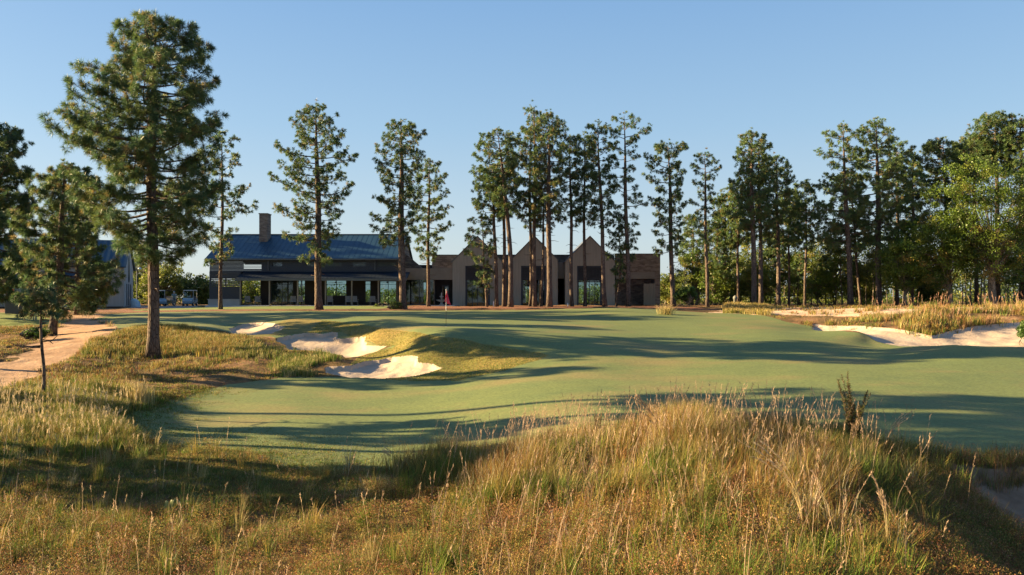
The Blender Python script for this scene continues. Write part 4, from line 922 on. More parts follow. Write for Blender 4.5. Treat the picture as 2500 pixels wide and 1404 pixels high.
def leaf_cols(n, rng, kind):
    pal = {'oak': [(.105, .165, .022), (.065, .105, .016), (.16, .195, .026), (.22, .17, .04)], 'dark': [(.09, .13, .03), (.14, .18, .035), (.07, .10, .026), (.18, .19, .04)], 'mix': [(.15, .19, .035), (.22, .24, .045), (.11, .145, .03), (.27, .22, .06)],
           'bush': [(.05, .10, .02), (.07, .14, .025), (.04, .08, .02), (.09, .14, .03)]}[kind]
    p = [.42, .33, .18, .07]; return np.array(pal)[rng.choice(4, n, p=p)]*rng.uniform(.8, 1.2, (n, 1))
def grow_broad(label, px, Y, topy, boty, wl_, wr_, R=.2, seed=1, kind='oak', nc=120, nl=85, size=.11, group=None, stems=1, name='oak_tree', cat='tree', rc=.8, hollow=.45):
    rng = np.random.RandomState(seed); x = PX(px, Y); z = G1(x, Y)-.08; s = Y/F
    t = empty(name, (x, Y, z)); tag(t, label, cat, group)
    z0 = PZ(boty, Y)-z; z1 = PZ(topy, Y)-z; cz_ = (z0+z1)/2; hz_ = (z1-z0)/2; cx_ = (wr_-wl_)/2*s; hx = (wl_+wr_)/2*s; hy = hx*.8
    d = unit(rng.normal(size=(nc*3, 3))); r = hollow+(1-hollow)*rng.uniform(0, 1, (nc*3, 1))**.6
    lump = 1+.22*np.sin(d[:, :1]*5+seed)*np.cos(d[:, 2:]*6+seed*2)+.12*np.sin(d[:, 1:2]*9)
    C = d*r*lump*np.array([hx, hy, hz_])*.92+np.array([cx_, 0, cz_]); C = C[C[:, 2] > z0*.75][:nc]
    tk = MB(); stem_top = np.array([cx_*.6, 0, z0+hz_*.8])
    for k in range(stems):
        off = np.array([rng.uniform(-.3, .3), rng.uniform(-.3, .3), 0])*(stems > 1); tp = stem_top+off*3
        u = np.linspace(0, 1, 8)[:, None]; path = off+(tp-off)*u+np.hstack([.18*np.sin(u*5+k+seed), .12*np.sin(u*4), u*0])
        tk.tube(path, R/math.sqrt(stems)*np.linspace(1.15, .35, 8), 8, rough=.06, rng=rng)
    for c in C[::2]:
        b0 = off+(tp-off)*rng.uniform(.35, .98); mid = (b0+c)/2+np.array([0, 0, rng.uniform(-.1, .25)])+rng.normal(size=3)*.12
        tk.tube([b0, mid, c], [.05, .028, .009], 4, cap=False)
    cr = MB(); leaf_cloud(cr, C, rng.uniform(.55, 1.1, len(C))*rc, nl, size, leaf_cols(len(C), rng, kind), rng)
    tk.build('trunk' if cat == 'tree' else 'stem', M['bark_grey'], t, True); cr.build('crown' if cat == 'tree' else 'foliage', M['leaves'], t)
    return t
OAKS = [
 ('big yellow green oak filling the right side, its crown the broadest', 2430, 75, 378, 700, 165, 130, .34, 'oak', 380, 120), ('yellow green oak left of the big oak, lower and round', 2320, 76, 500, 705, 130, 80, .22, 'oak', 240, 110),
 ('low bright oak at the left foot of the oak group', 2215, 77, 580, 712, 80, 70, .16, 'oak', 150, 100), ('dark leaved oak in the shade behind the tall pointed pine', 2140, 90, 560, 715, 90, 80, .18, 'dark', 110, 80),
 ('pale yellow leaved tree in the wood gap', 2040, 92, 590, 735, 60, 60, .13, 'mix', 90, 70), ('rounded oak low in the left part of the wood', 1700, 90, 600, 735, 55, 60, .15, 'oak', 110, 75), ('dark broad tree under the left wood pines', 1790, 94, 610, 735, 60, 60, .15, 'dark', 90, 75),
 ('dark tree low between the highest left pine and the dip', 1895, 96, 560, 735, 60, 60, .15, 'dark', 110, 75), ('olive tree low in the dip of the wood', 1960, 95, 600, 738, 50, 50, .13, 'mix', 80, 70),
 ('oak cut by the right edge of the photo, lower crown', 2520, 80, 520, 715, 90, 90, .24, 'oak', 160, 90),
 ('dark rounded tree behind the golf carts', 405, 108, 640, 748, 70, 60, .2, 'mix', 150, 80), ('dark tree behind the left screen of the clubhouse', 492, 108, 675, 748, 40, 40, .16, 'dark', 90, 75),
 ('tall dark tree behind the pavilion corner', 345, 112, 610, 742, 50, 45, .2, 'dark', 120, 75), ('lit green tree seen through the open porch of the clubhouse', 612, 116, 672, 742, 70, 60, .2, 'oak', 150, 80),
 ('low sunlit tree under the pines, third of the pale trunks from the clubhouse', 1745, 88, 640, 744, 46, 50, .1, 'oak', 80, 90), ('low mid green tree under the highest left pine of the wood', 1850, 90, 640, 744, 50, 50, .1, 'mix', 90, 90),
 ('low tree between the dip and the thick straight trunk', 2010, 88, 650, 744, 50, 46, .1, 'oak', 80, 90), ('low tree right of the thick straight trunk in the wood', 2108, 87, 650, 744, 50, 50, .1, 'mix', 80, 90),
 ('low leafy tree under the left edge of the oak group', 2268, 88, 665, 744, 46, 46, .1, 'dark', 70, 90),
 ('green tree behind the right end of the clubhouse', 1628, 108, 668, 742, 26, 40, .15, 'mix', 90, 70),
]
for i, (lb, px, Y, ty, by, wl2, wr2, R, kind, nc, nl) in enumerate(OAKS):
    grow_broad(lb, px, Y, ty, by, wl2, wr2, R, 500+i*3, kind, nc, nl, size=.092 if kind == 'oak' else .125, group='broad leaved trees', stems=2 if R < .15 else 1)
grow_broad('bright green bush at the right end of the clubhouse', 1672, 78, 696, 748, 28, 30, .05, 71, 'bush', 60, 90, .09, None, 3, 'green_bush', 'bush', .42, .1)
grow_broad('dark green bush cut by the right edge above the far bunker', 2512, 43, 775, 835, 28, 40, .04, 72, 'bush', 50, 110, .055, None, 3, 'green_bush', 'bush', .30, .1)
grow_broad('low dark shrub at the foot of the leaning pine by the path', 95, 47, 800, 824, 55, 30, .03, 73, 'bush', 40, 80, .05, None, 3, 'low_shrub', 'bush', .26, .1)
grow_broad('tiny dark shrub at the terrace edge near the pine right of the blue roof', 920, 82, 741, 754, 12, 12, .02, 74, 'dark', 14, 60, .06, None, 2, 'low_shrub', 'bush', .2, .1)
grow_broad('dark shrub at the foot of the pine by the right end of the roof', 968, 73, 736, 758, 16, 12, .02, 75, 'dark', 26, 70, .06, None, 2, 'low_shrub', 'bush', .25, .1)

# small thin stems in the wood, built once and copied
rng = np.random.RandomState(77)
def young(kind, seed):
    r = np.random.RandomState(seed); t = empty('young_tree', (0, 0, 0)); H = 7.5
    tk = MB(); u = np.linspace(0, 1, 8); path = np.stack([.25*np.sin(u*3+seed), .1*np.sin(u*4), u*H], 1); tk.tube(path, np.linspace(.085, .02, 8), 6)
    C = []
    for k in range(26):
        q = r.uniform(.35, 1); b = path[min(7, int(q*7.99))]; a = r.uniform(0, 6.28); l = r.uniform(.4, 1.7)*(1.25-q); e = b+np.array([math.cos(a)*l, math.sin(a)*l, r.uniform(0, .7)])
        tk.tube([b, (b+e)/2+np.array([0, 0, .1]), e], [.02, .014, .006], 4, cap=False); C.append(e)
    cr = MB(); C = np.array(C)
    if kind == 'pine': needle_tufts(cr, np.repeat(C, 5, 0)+r.normal(size=(130, 3))*.25, unit(r.normal(size=(130, 3))), np.full(130, .32), 18, .045, needle_cols(130, r, .1), r)
    else: leaf_cloud(cr, C, np.full(26, .6), 55, .11, leaf_cols(26, r, kind), r)
    tk.build('trunk', M['bark_grey'], t, True); cr.build('crown', M['needles'] if kind == 'pine' else M['leaves'], t); return t
protos = [young('mix', 1), young('pine', 2), young('oak', 3), young('dark', 4)]; used = [False]*4
xs_ = [1672,1706,1738,1762,1784,1812,1828,1872,1886,1914,1942,1950,1982,2000,2018,2035,2056,2090,2118,2132,2164,2178,2204,2214,2240,2256,2272,2290,2306,2350,2362,2376,2394,2410,2424,2452,2466,2478,2484]
_o = ['first', 'second', 'third', 'fourth', 'fifth', 'sixth', 'seventh', 'eighth', 'ninth', 'tenth', 'eleventh', 'twelfth', 'thirteenth', 'fourteenth', 'fifteenth', 'sixteenth', 'seventeenth', 'eighteenth', 'nineteenth']
ORD = _o+['twentieth']+['twenty '+k for k in _o[:9]]+['thirtieth']+['thirty '+k for k in _o[:9]]
for i, px in enumerate(xs_):
    k = [0, 3, 1, 3, 2, 1][i % 6]; Y = 84+((i*37) % 19); sc = .62+.5*((i*53) % 17)/17
    if px > 2230: k = [3, 0, 2][i % 3]
    t = protos[k] if not used[k] else copy_tree(protos[k]); used[k] = True
    x = PX(px, Y); t.location = (x, Y, G1(x, Y)-.05); t.rotation_euler = (0, 0, i*1.9); t.scale = (sc*1.05, sc*1.05, sc)
    tag(t, '%s thin young %s counted from the left in the right hand wood' % (ORD[i], ['tree', 'pine', 'oak', 'dark tree'][k]), 'tree', 'young trees in the right hand wood')

# trees out of the frame to the left whose shadows cross the course
SHD = empty('x'); bpy.data.objects.remove(SHD)
def shade_pine(i, x, y, H, label, w=3.2, cb=.35):
    px = 1250+x/y*F; s = y/F; gz = G1(x, y); by = HOR-(gz+H*cb-CAMZ)/s; ty = HOR-(gz+H-CAMZ)/s
    grow_pine(label, px, y, ty, gen(by, ty, w/s, 900+i), R=.26, seed=900+i, nb=46, tuft=.42, nn=14, nw=.075, warm=.1, group='pines left of the view')
def shade_pine(i, x, y, H, label, w=3.2, cb=.35):
    px = 1250+x/y*F; s = y/F; gz = G1(x, y); by = HOR-(gz+H*cb-CAMZ)/s; ty = HOR-(gz+H-CAMZ)/s
    grow_pine(label, px, y, ty, gen(by, ty, w/s, 900+i), R=.2, seed=900+i, nb=int(14+(1-cb)*H*3.2), tuft=.40, nn=14, nw=.07, warm=.1, group='pines left of the view', dead=3)
# x, y, height, crown radius, crown base fraction
SHL = [(-43, 62.5, 17, 3.0, .36), (-50, 68, 18, 3.2, .34), (-33, 38.6, 11, 2.4, .38), (-22, 20.4, 7.6, 2.2, .38), (-27, 19.6, 8.6, 2.2, .42), (-27.5, 27.6, 8.6, 1.5, .55), (-30, 28.4, 15.5, 2.2, .64), (-34, 31.8, 17, 2.2, .66), (-26, 22.4, 13.6, 2.2, .72), (-29, 25.6, 15, 2.3, .64), (-66, 95.5, 22, 3.6, .3), (-68, 99.5, 23, 3.6, .3), (-73, 103, 24, 3.8, .3), (-78, 99, 24, 3.8, .3)]  # last four are unseen pines added to shade the clubhouse roof
SHW = ['farthest pine left of the view, behind the lawn', 'pine left of the view beside the farthest one', 'short pine left of the view level with the near pine', 'nearest short pine left of the view', 'short pine behind the nearest short one, left of the view',
       'slim sparse pine left of the view', 'tall high crowned pine left of the view, the near one', 'tallest high crowned pine left of the view', 'high crowned pine closest to the camera on the left', 'high crowned pine second closest to the camera on the left', 'unseen pine added behind the pavilion to shade the clubhouse roof, nearest of four', 'unseen pine added behind the pavilion to shade the clubhouse roof, second of four', 'unseen pine added behind the pavilion to shade the clubhouse roof, third of four', 'unseen pine added behind the pavilion to shade the clubhouse roof, farthest left of four']
for i, (x, y, H, w, cb) in enumerate(SHL): shade_pine(i, x, y, H, SHW[i], w, cb)

# far woodland that reads as one mass, behind the clubhouse and the wood plus an unseen belt behind the camera, added to darken window reflections
rng = np.random.RandomState(31); fw = MB()
def wood_mass(xa, xb, ya, yb, n, hfun, size, nl, kinds):
    x = rng.uniform(xa, xb, n); y = rng.uniform(ya, yb, n); h = hfun(x)*rng.uniform(.75, 1.1, n); z = .1+h*rng.uniform(0, 1, n)**.85
    C = np.stack([x, y, z], 1); cols = np.vstack([leaf_cols(1, rng, kinds[k]) for k in rng.randint(0, len(kinds), n)])
    leaf_cloud(fw, C, rng.uniform(.8, 1.5, n), nl, size, cols, rng)
prof = lambda x: np.interp(x*2000/122+1250, [-400, 200, 330, 420, 500, 640, 900, 1300, 1600, 1660, 1800, 2000, 2200, 2350, 2500, 3200], [6, 6, 6.5, 4.6, 3.2, 3.0, 1.8, 2.0, 3.4, 4.5, 6.5, 6.0, 6.5, 4.5, 5, 7])
wood_mass(-95, 110, 116, 128, 1900, prof, .19, 46, ['dark', 'mix', 'dark', 'oak'])
wood_mass(-95, 110, 108, 122, 1100, lambda x: np.where(np.abs(x+6) < 24, .9, 2.0)+.5*np.sin(x*.7), .16, 44, ['dark', 'dark', 'mix'])
wood_mass(-70, 70, -75, -55, 500, lambda x: 5+2.5*np.sin(x*.4), .32, 40, ['dark', 'mix'])
tag(fw.build('far_woods', M['leaves']), 'distant belt of woodland closing the view behind the buildings', 'woodland', None, 'stuff')

# ------------------------------------------------------------------ native grasses
PAL = dict(gold=(.33, .225, .065), straw=(.40, .30, .145), olive=(.14, .145, .032), green=(.095, .145, .026), rust=(.25, .105, .042), brown=(.16, .09, .043), pink=(.36, .19, .12), pale=(.54, .45, .31), dark=(.05, .055, .018), lime=(.16, .23, .03))
def pick(names, w, n, rng):
    w = np.array(w, float); return np.array([PAL[k] for k in names])[rng.choice(len(names), n, p=w/w.sum())]*rng.uniform(.72, 1.28, (n, 1))
def blades(mb, B, lean, h, w, cb, ct, rng, curve=.5):
    n = len(B); az = rng.uniform(0, 2*np.pi, n); s = np.stack([np.cos(az), np.sin(az), np.zeros(n)], 1)*w[:, None]*.5
    up = np.array([0, 0, 1.0]); L = np.hstack([lean, np.zeros((n, 1))])
    mid = B+up*(h*.55)[:, None]+L*(h*.55*(1-curve))[:, None]
    tip = B+up*(h*(1-.25*np.linalg.norm(lean, axis=1)))[:, None]+L*h[:, None]
    v = np.stack([B-s, B+s, mid+s*.8, mid-s*.8, tip], 1).reshape(-1, 3); k = np.arange(n)[:, None]*5
    c = np.stack([cb, cb, (cb+ct)/2, (cb+ct)/2, ct], 1).reshape(-1, 3)
    mb.add(v, np.hstack([k, k+1, k+2, k+3]), np.hstack([k+3, k+2, k+4]), col=c)
def sow(mb, x, y, nb, h, spread, names, w, rng, bw=.008, lean=.35, green_base=True, hvar=.35):
    """clumps at x,y: nb blades each; colour drawn per clump, varied per blade"""
    n = len(x); 
    if n == 0: return
    cc = pick(names, w, n, rng); k = n*nb; X = np.repeat(x, nb); Y_ = np.repeat(y, nb); hh = np.repeat(h, nb)*rng.uniform(1-hvar, 1+hvar*.6, k)
    a = rng.uniform(0, 2*np.pi, k); r = np.abs(rng.normal(size=k))*np.repeat(np.broadcast_to(spread, (n,)), nb)
    X = X+np.cos(a)*r; Y_ = Y_+np.sin(a)*r; Z = ground(X, Y_)-.02
    wind = np.array([.10, -.02]); ln = np.stack([np.cos(a), np.sin(a)], 1)*(rng.uniform(0, lean, k))[:, None]+wind+np.repeat(rng.normal(size=(n, 2))*.10, nb, 0)
    c = np.repeat(cc, nb, 0)*rng.uniform(.75, 1.25, (k, 1)); other = pick(names, w, k, rng); m = rng.rand(k) < .35; c[m] = other[m]
    cb = c*np.array([.8, .95, .8]) if green_base else c
    blades(mb, np.stack([X, Y_, Z], 1), ln, hh, bw*rng.uniform(.7, 1.4, k), cb, np.minimum(c*1.08, .8), rng)
def flecks(mb, x, y, h, nl, rad, size, names, w, rng):
    """low leafy weeds: many tiny leaves on fine twigs"""
    n = len(x)
    if n == 0: return
    cc = pick(names, w, n, rng); k = n*nl; a = rng.uniform(0, 2*np.pi, k); q = rng.uniform(0, 1, k)**.7; r = rng.uniform(0, 1, k)**.6*np.repeat(rad, nl)*(.35+.65*q)
    X = np.repeat(x, nl)+np.cos(a)*r; Y_ = np.repeat(y, nl)+np.sin(a)*r; Z = ground(X, Y_)+q*np.repeat(h, nl)
    P = np.stack([X, Y_, Z], 1); d = unit(rng.normal(size=(k, 3))+np.array([0, 0, .7])); s = unit(np.cross(d, rng.normal(size=(k, 3)))); L = size*rng.uniform(.5, 1.5, (k, 1))
    v = np.stack([P-s*L*.3, P+s*L*.3, P+d*L], 1).reshape(-1, 3); c = np.repeat(np.repeat(cc, nl, 0)*rng.uniform(.75, 1.25, (k, 1)), 3, 0)
    mb.add(v, None, np.arange(k*3).reshape(-1, 3), col=c)
def heads(mb, x, y, h, rng, col, n_=16, hl=.22, lean=.25, stem_w=.004, sl=.05):
    """flowering stalks with a feathery head"""
    k = len(x); z = ground(x, y); a = rng.uniform(-.9, .9, k); ln = np.stack([np.cos(a)*rng.choice([-1, 1], k, p=[.35, .65]), np.sin(a)], 1)*rng.uniform(.05, lean, (k, 1))
    B = np.stack([x, y, z], 1); c = np.broadcast_to(col, (k, 3))*rng.uniform(.7, 1.3, (k, 1))
    blades(mb, B, ln, h, np.full(k, stem_w*2), c*.8, c, rng, .2)
    T = B+np.stack([ln[:, 0]*h, ln[:, 1]*h, h*(1-.25*np.linalg.norm(ln, axis=1))], 1); M_ = B+np.stack([ln[:, 0]*h*.44, ln[:, 1]*h*.44, h*.55], 1)
    q = rng.uniform(0, 1, (k, n_, 1)); f = 1-q*(hl/ (.45))*1.0; P = M_[:, None]*(1-f)+T[:, None]*f; P = P.reshape(-1, 3)
    d = unit(np.repeat(unit(T-M_), n_, 0)*1.4+rng.normal(size=(k*n_, 3))*.45); s = unit(np.cross(d, rng.normal(size=(k*n_, 3))))*.005
    L = sl*rng.uniform(.6, 1.3, (k*n_, 1)); v = np.stack([P-s, P+s, P+d*L], 1).reshape(-1, 3)
    mb.add(v, None, np.arange(k*n_*3).reshape(-1, 3), col=np.repeat(np.repeat(np.minimum(c*1.15, .8), n_, 0), 3, 0))
rng = np.random.RandomState(9)
def cand(n, y0, y1, u0=-.74, u1=.74):
    Y_ = np.sqrt(rng.uniform(y0*y0, y1*y1, n)); X = rng.uniform(u0, u1, n)*Y_; g = ground(X, Y_)
    return X, Y_, 1250+X/Y_*F, HOR+(CAMZ-g)*F/Y_, gclass(X, Y_), gfield('turf', X, Y_)
vn = lambda x, y, s, k: value_noise(x, y, s, k)
box_ = lambda a, lo, hi, f=30: 1/(1+np.exp(-(a-lo)/f))*1/(1+np.exp((a-hi)/f))

# foreground -----------------------------------------------------
fg = MB()
X, Y_, px, py, cl, tf = cand(26000, 9.2, 22)
ok = np.isin(cl, [0, 9])&(tf < -.12); X, Y_, px, py, tf = X[ok], Y_[ok], px[ok], py[ok], tf[ok]
edge = np.clip(-tf/.9, .25, 1)
mound = box_(px, 1080, 2120, 70)                       # tall stand on the right mound
n1 = vn(X, Y_, 1.7, 41)+.5; n2 = vn(X, Y_, .9, 42)+.5
left = box_(px, -800, 860, 60)
shortz = left*box_(py, 1030, 1262, 14)                 # short dark turf-like ground at left
# tall stand, in drifts of different kinds
n3 = vn(X, Y_, 1.3, 45)+.5; low = np.where(py < 1245, 1, .38)
base_ = rng.rand(len(X)) < mound*(.12+.85*n1**1.4)*edge*low
for lo, hi, nm, ww in ((-1, .42, ['green', 'olive', 'lime', 'gold', 'dark'], [.28, .34, .1, .16, .12]), (.42, .62, ['gold', 'straw', 'olive', 'green', 'brown'], [.30, .16, .26, .16, .12]), (.62, 2, ['gold', 'rust', 'brown', 'olive', 'pale'], [.28, .24, .16, .24, .08])):
    m = base_&(n3 >= lo)&(n3 < hi)
    sow(fg, X[m], Y_[m], 30, (.38+.55*n1[m])*(.5+.5*edge[m])*(.72+.28*box_(py[m], 900, 1230, 30)), .085, nm, ww, rng, .0075, .42)
m = rng.rand(len(X)) < mound*.26*np.where(py < 1160, 1, .35)*edge
heads(fg, X[m], Y_[m], rng.uniform(.75, 1.35, m.sum()), rng, np.array([.34, .24, .16]), 18, .24, .35)
# lower weeds over the whole near strip
m = rng.rand(len(X)) < (.46+.5*n2)*(1-.6*mound)*(1-.93*shortz)
flecks(fg, X[m], Y_[m], (.16+.30*n2[m])*(.6+.4*edge[m]), 72, np.full(m.sum(), .17), .019, ['rust', 'olive', 'gold', 'pink', 'brown', 'green'], [.19, .26, .22, .07, .12, .14], rng)
m = rng.rand(len(X)) < (.36)*(1-.5*mound)*(1-.8*shortz)
sow(fg, X[m], Y_[m], 16, (.08+.34*n1[m]**1.5*(1-.35*left[m]))*(.5+.5*edge[m]), .075, ['gold', 'straw', 'olive', 'rust', 'green', 'pink'], [.24, .10, .26, .20, .13, .07], rng, .0065, .45)
# mid mound weeds (rusty) at the bottom right
m = rng.rand(len(X)) < box_(px, 1000, 2500, 60)*box_(py, 1210, 1700, 25)*.55
flecks(fg, X[m], Y_[m], .22+.25*n2[m], 76, np.full(m.sum(), .16), .019, ['rust', 'pink', 'gold', 'olive', 'brown', 'green'], [.25, .10, .24, .22, .11, .08], rng)
# short ground in the left shade
m = rng.rand(len(X)) < shortz*.9
sow(fg, X[m], Y_[m], 26, .05+.10*n2[m], .16, ['olive', 'brown', 'gold', 'green'], [.38, .22, .2, .2], rng, .009, .7)
# tall single bunches on the left
m = rng.rand(len(X)) < left*.03*(n1 > .35)*(1-.7*shortz)
sow(fg, X[m], Y_[m], 34, rng.uniform(.3, .65, m.sum()), .05, ['olive', 'straw', 'gold', 'green'], [.3, .25, .25, .2], rng, .007, .34)
m = rng.rand(len(X)) < left*.022*(1-.6*shortz)
heads(fg, X[m], Y_[m], rng.uniform(.5, .95, m.sum()), rng, np.array([.46, .34, .22]), 14, .2, .25)
tag(fg.build('native_grass', M['grass']), 'tall golden and rusty native grass and weeds in the foreground', 'grass', None, 'stuff')

# left mound of tall grass
lm = MB(); X, Y_, px, py, cl, tf = cand(26000, 19, 31.5, -.78, -.30)
ok = np.isin(cl, [0, 9])&(tf < -.1); X, Y_, px, py = X[ok], Y_[ok], px[ok], py[ok]; n1 = vn(X, Y_, 1.9, 51)+.5
dn = box_(px, -900, 350, 14)*box_(py, 978, 1100, 8)
m = rng.rand(len(X)) < dn*(.35+.55*n1)
sow(lm, X[m], Y_[m], 26, .18+.34*n1[m]*box_(px[m], -800, 350, 20)+.18*box_(px[m], 150, 350, 20), .12, ['gold', 'straw', 'olive', 'green', 'lime'], [.22, .2, .26, .2, .12], rng, .012, .4)
m = rng.rand(len(X)) < dn*.09
heads(lm, X[m], Y_[m], rng.uniform(.45, .8, m.sum()), rng, np.array([.50, .40, .25]), 16, .24, .25, .006, .08)
m = rng.rand(len(X)) < .45
sow(lm, X[m], Y_[m], 18, .05+.09*n1[m], .18, ['olive', 'brown', 'gold', 'rust', 'green'], [.3, .2, .25, .1, .15], rng, .014, .6)
tag(lm.build('native_grass', M['grass']), 'green gold tall grass on the low mound at the left edge', 'grass', None, 'stuff')

# middle distance round the near pine and the bunkers
md = MB(); X, Y_, px, py, cl, tf = cand(60000, 30, 60, -.74, -.16)
ok = np.isin(cl, [0, 9])&(tf < -.15)&(gfield('path', X, Y_) < -.2); X, Y_, px, py, tf = X[ok], Y_[ok], px[ok], py[ok], tf[ok]; n1 = vn(X, Y_, 3.0, 61)+.5; n2 = vn(X, Y_, 1.2, 62)+.5
tall = box_(px, 200, 600, 20)*box_(py, 790, 858, 7)
clear = np.minimum(-gfield('b1', X, Y_), np.minimum(-gfield('b2', X, Y_), -gfield('b3', X, Y_))); tall = tall*(clear > 1.6)
m = rng.rand(len(X)) < tall*(.15+.75*n1**1.3)
sow(md, X[m], Y_[m], 18, .20+.30*n1[m], .17, ['straw', 'gold', 'olive', 'green', 'rust'], [.20, .28, .30, .12, .10], rng, .020, .35)
m = rng.rand(len(X)) < .30*n2*(1-.5*tall)
sow(md, X[m], Y_[m], 14, .05+.18*n1[m]*np.clip(clear[m]/2, 0, 1), .2, ['gold', 'olive', 'rust', 'brown', 'green', 'straw'], [.22, .26, .16, .20, .10, .06], rng, .020, .55)
m = rng.rand(len(X)) < box_(px, 690, 830, 10)*box_(py, 880, 915, 5)*(clear > .8)*.7
sow(md, X[m], Y_[m], 18, np.full(m.sum(), .34), .17, ['green', 'olive', 'straw'], [.4, .35, .25], rng, .018, .3)
m = rng.rand(len(X)) < box_(px, 560, 680, 10)*box_(py, 826, 868, 5)*(clear > 1.5)*.5
sow(md, X[m], Y_[m], 18, np.full(m.sum(), .36), .22, ['olive', 'dark', 'straw', 'green'], [.36, .2, .24, .2], rng, .020, .35)
tag(md.build('native_grass', M['grass']), 'dry straw coloured grass round the near pine and the left bunkers', 'grass', None, 'stuff')

# far right mound above the bunker and the fringe by the clubhouse
rm = MB(); X, Y_, px, py, cl, tf = cand(36000, 43, 76, .26, .72)
n1 = vn(X, Y_, 1.8, 71)+.5
ok = np.isin(cl, [0, 6])&(tf < -.3)&(gfield('b4', X, Y_) < -.05); X, Y_, px, py, n1, cl = X[ok], Y_[ok], px[ok], py[ok], n1[ok], cl[ok]
m = rng.rand(len(X)) < box_(px, 2070, 2900, 12)*(Y_ < 58)*(.02+.9*(n1 > .55))*.24*np.where(cl == 6, .25, 1)
sow(rm, X[m], Y_[m], 22, .20+.50*n1[m]*box_(px[m], 2130, 3000, 25), .17, ['gold', 'straw', 'olive', 'rust', 'pink', 'green'], [.22, .16, .24, .14, .12, .12], rng, .024, .55)
m = rng.rand(len(X)) < box_(px, 2180, 2900, 30)*(Y_ < 60)*.03*(n1 > .5)
heads(rm, X[m], Y_[m], rng.uniform(.7, 1.3, m.sum()), rng, np.array([.46, .28, .19]), 16, .3, .25, .010, .14)
tuf = box_(px, 1612, 1880, 8)*box_(py, 752, 771, 3)
m = rng.rand(len(X)) < tuf*(n1**1.5)*.8
sow(rm, X[m], Y_[m], 18, .14+.42*n1[m]+.35*(px[m] < 1680), .2, ['gold', 'straw', 'olive', 'brown'], [.36, .26, .26, .12], rng, .028, .6)
m = rng.rand(len(X)) < box_(px, 1880, 2900, 10)*(Y_ > 56)*.03
sow(rm, X[m], Y_[m], 14, .12+.25*n1[m], .2, ['gold', 'olive', 'brown', 'rust'], [.3, .3, .2, .2], rng, .026, .6)
# arching bunches hanging over the sand lip
bl = POLY['b4']; k = 0
for (a_, b_) in zip(bl, np.roll(bl, -1, 0)):
    for t_ in ((0,) if rng.rand() < .5 else ()):
        p = a_+(b_-a_)*t_
        if p[1] > 44.5 and gclass(np.array([p[0]]), np.array([p[1]+.4]))[0] in (0, 6):
            q = rng.normal(size=(6, 2))*.22+p+np.array([0, .35]); sow(rm, q[:, 0], q[:, 1], 16, np.full(6, rng.uniform(.12, .36)), .15, ['gold', 'olive', 'brown', 'rust', 'green'], [.3, .28, .15, .12, .15], rng, .022, .8)
tag(rm.build('native_grass', M['grass']), 'clumped golden and rusty grass above the far right bunker', 'grass', None, 'stuff')

# weeds straggling over the shaded sand at the right edge
X, Y_, px, py, cl, tf = cand(9000, 13, 20, .45, .74)
m = (gfield('b5', X, Y_) > -.8)&(gfield('b5', X, Y_) < .35)&(rng.rand(len(X)) < .22)
e_ = MB(); sow(e_, X[m], Y_[m], 16, rng.uniform(.10, .45, m.sum()), .09, ['rust', 'brown', 'olive', 'pink', 'gold'], [.2, .25, .3, .1, .15], rng, .007, .5)
flecks(e_, X[m], Y_[m], rng.uniform(.1, .4, m.sum()), 30, np.full(m.sum(), .12), .018, ['rust', 'brown', 'olive', 'green'], [.2, .3, .35, .15], rng)
tag(e_.build('native_grass', M['grass']), 'thin dark weeds straggling over the shaded sand at the right edge', 'grass', None, 'stuff')

# short rough turf: bank and the ragged near edge of the fairway
st = MB(); n = 150000
X = rng.uniform(-12, 8, n); Y_ = rng.uniform(33, 56, n); cl = gclass(X, Y_); ok = cl == 2; X, Y_ = X[ok], Y_[ok]; k = len(X)
h = rng.uniform(.025, .065, k); c = pick(['olive', 'gold', 'green', 'lime'], [.42, .22, .2, .16], k, rng); a = rng.uniform(0, 6.28, k)
blades(st, np.stack([X, Y_, ground(X, Y_)-.01], 1), np.stack([np.cos(a), np.sin(a)], 1)*.5, h, np.full(k, .022), c*1.05, c*1.25, rng)
tag(st.build('rough_grass', M['grass']), 'short yellow green rough grass on the bank between the bunkers', 'grass', None, 'stuff')
st = MB(); n = 190000
Y_ = rng.uniform(16, 30, n); X = Y_*rng.uniform(-.48, .5, n); cl = gclass(X, Y_); tf = gfield('turf', X, Y_)
p_ = np.clip(1.0-(tf)/1.8, 0, 1)+np.clip((26.5-Y_)/6, 0, .8)*np.clip((-X-1.5)/5, 0, 1)
ok = ((cl == 1)|((tf > -1.4)&np.isin(cl, [0, 9])))&(rng.rand(n) < p_); X, Y_, tf = X[ok], Y_[ok], tf[ok]; k = len(X)
h = rng.uniform(.02, .055, k)+.04*np.clip(-tf, 0, 1)+.03*np.clip(.5-tf, 0, 1); c = pick(['olive', 'green', 'gold'], [.5, .3, .2], k, rng)*np.array([.95, 1, 1.3]); a = rng.uniform(0, 6.28, k)
blades(st, np.stack([X, Y_, ground(X, Y_)-.008], 1), np.stack([np.cos(a), np.sin(a)], 1)*.7, h, np.full(k, .013), c, c, rng)
tag(st.build('rough_grass', M['grass']), 'short ragged grass along the near edge of the fairway', 'grass', None, 'stuff')

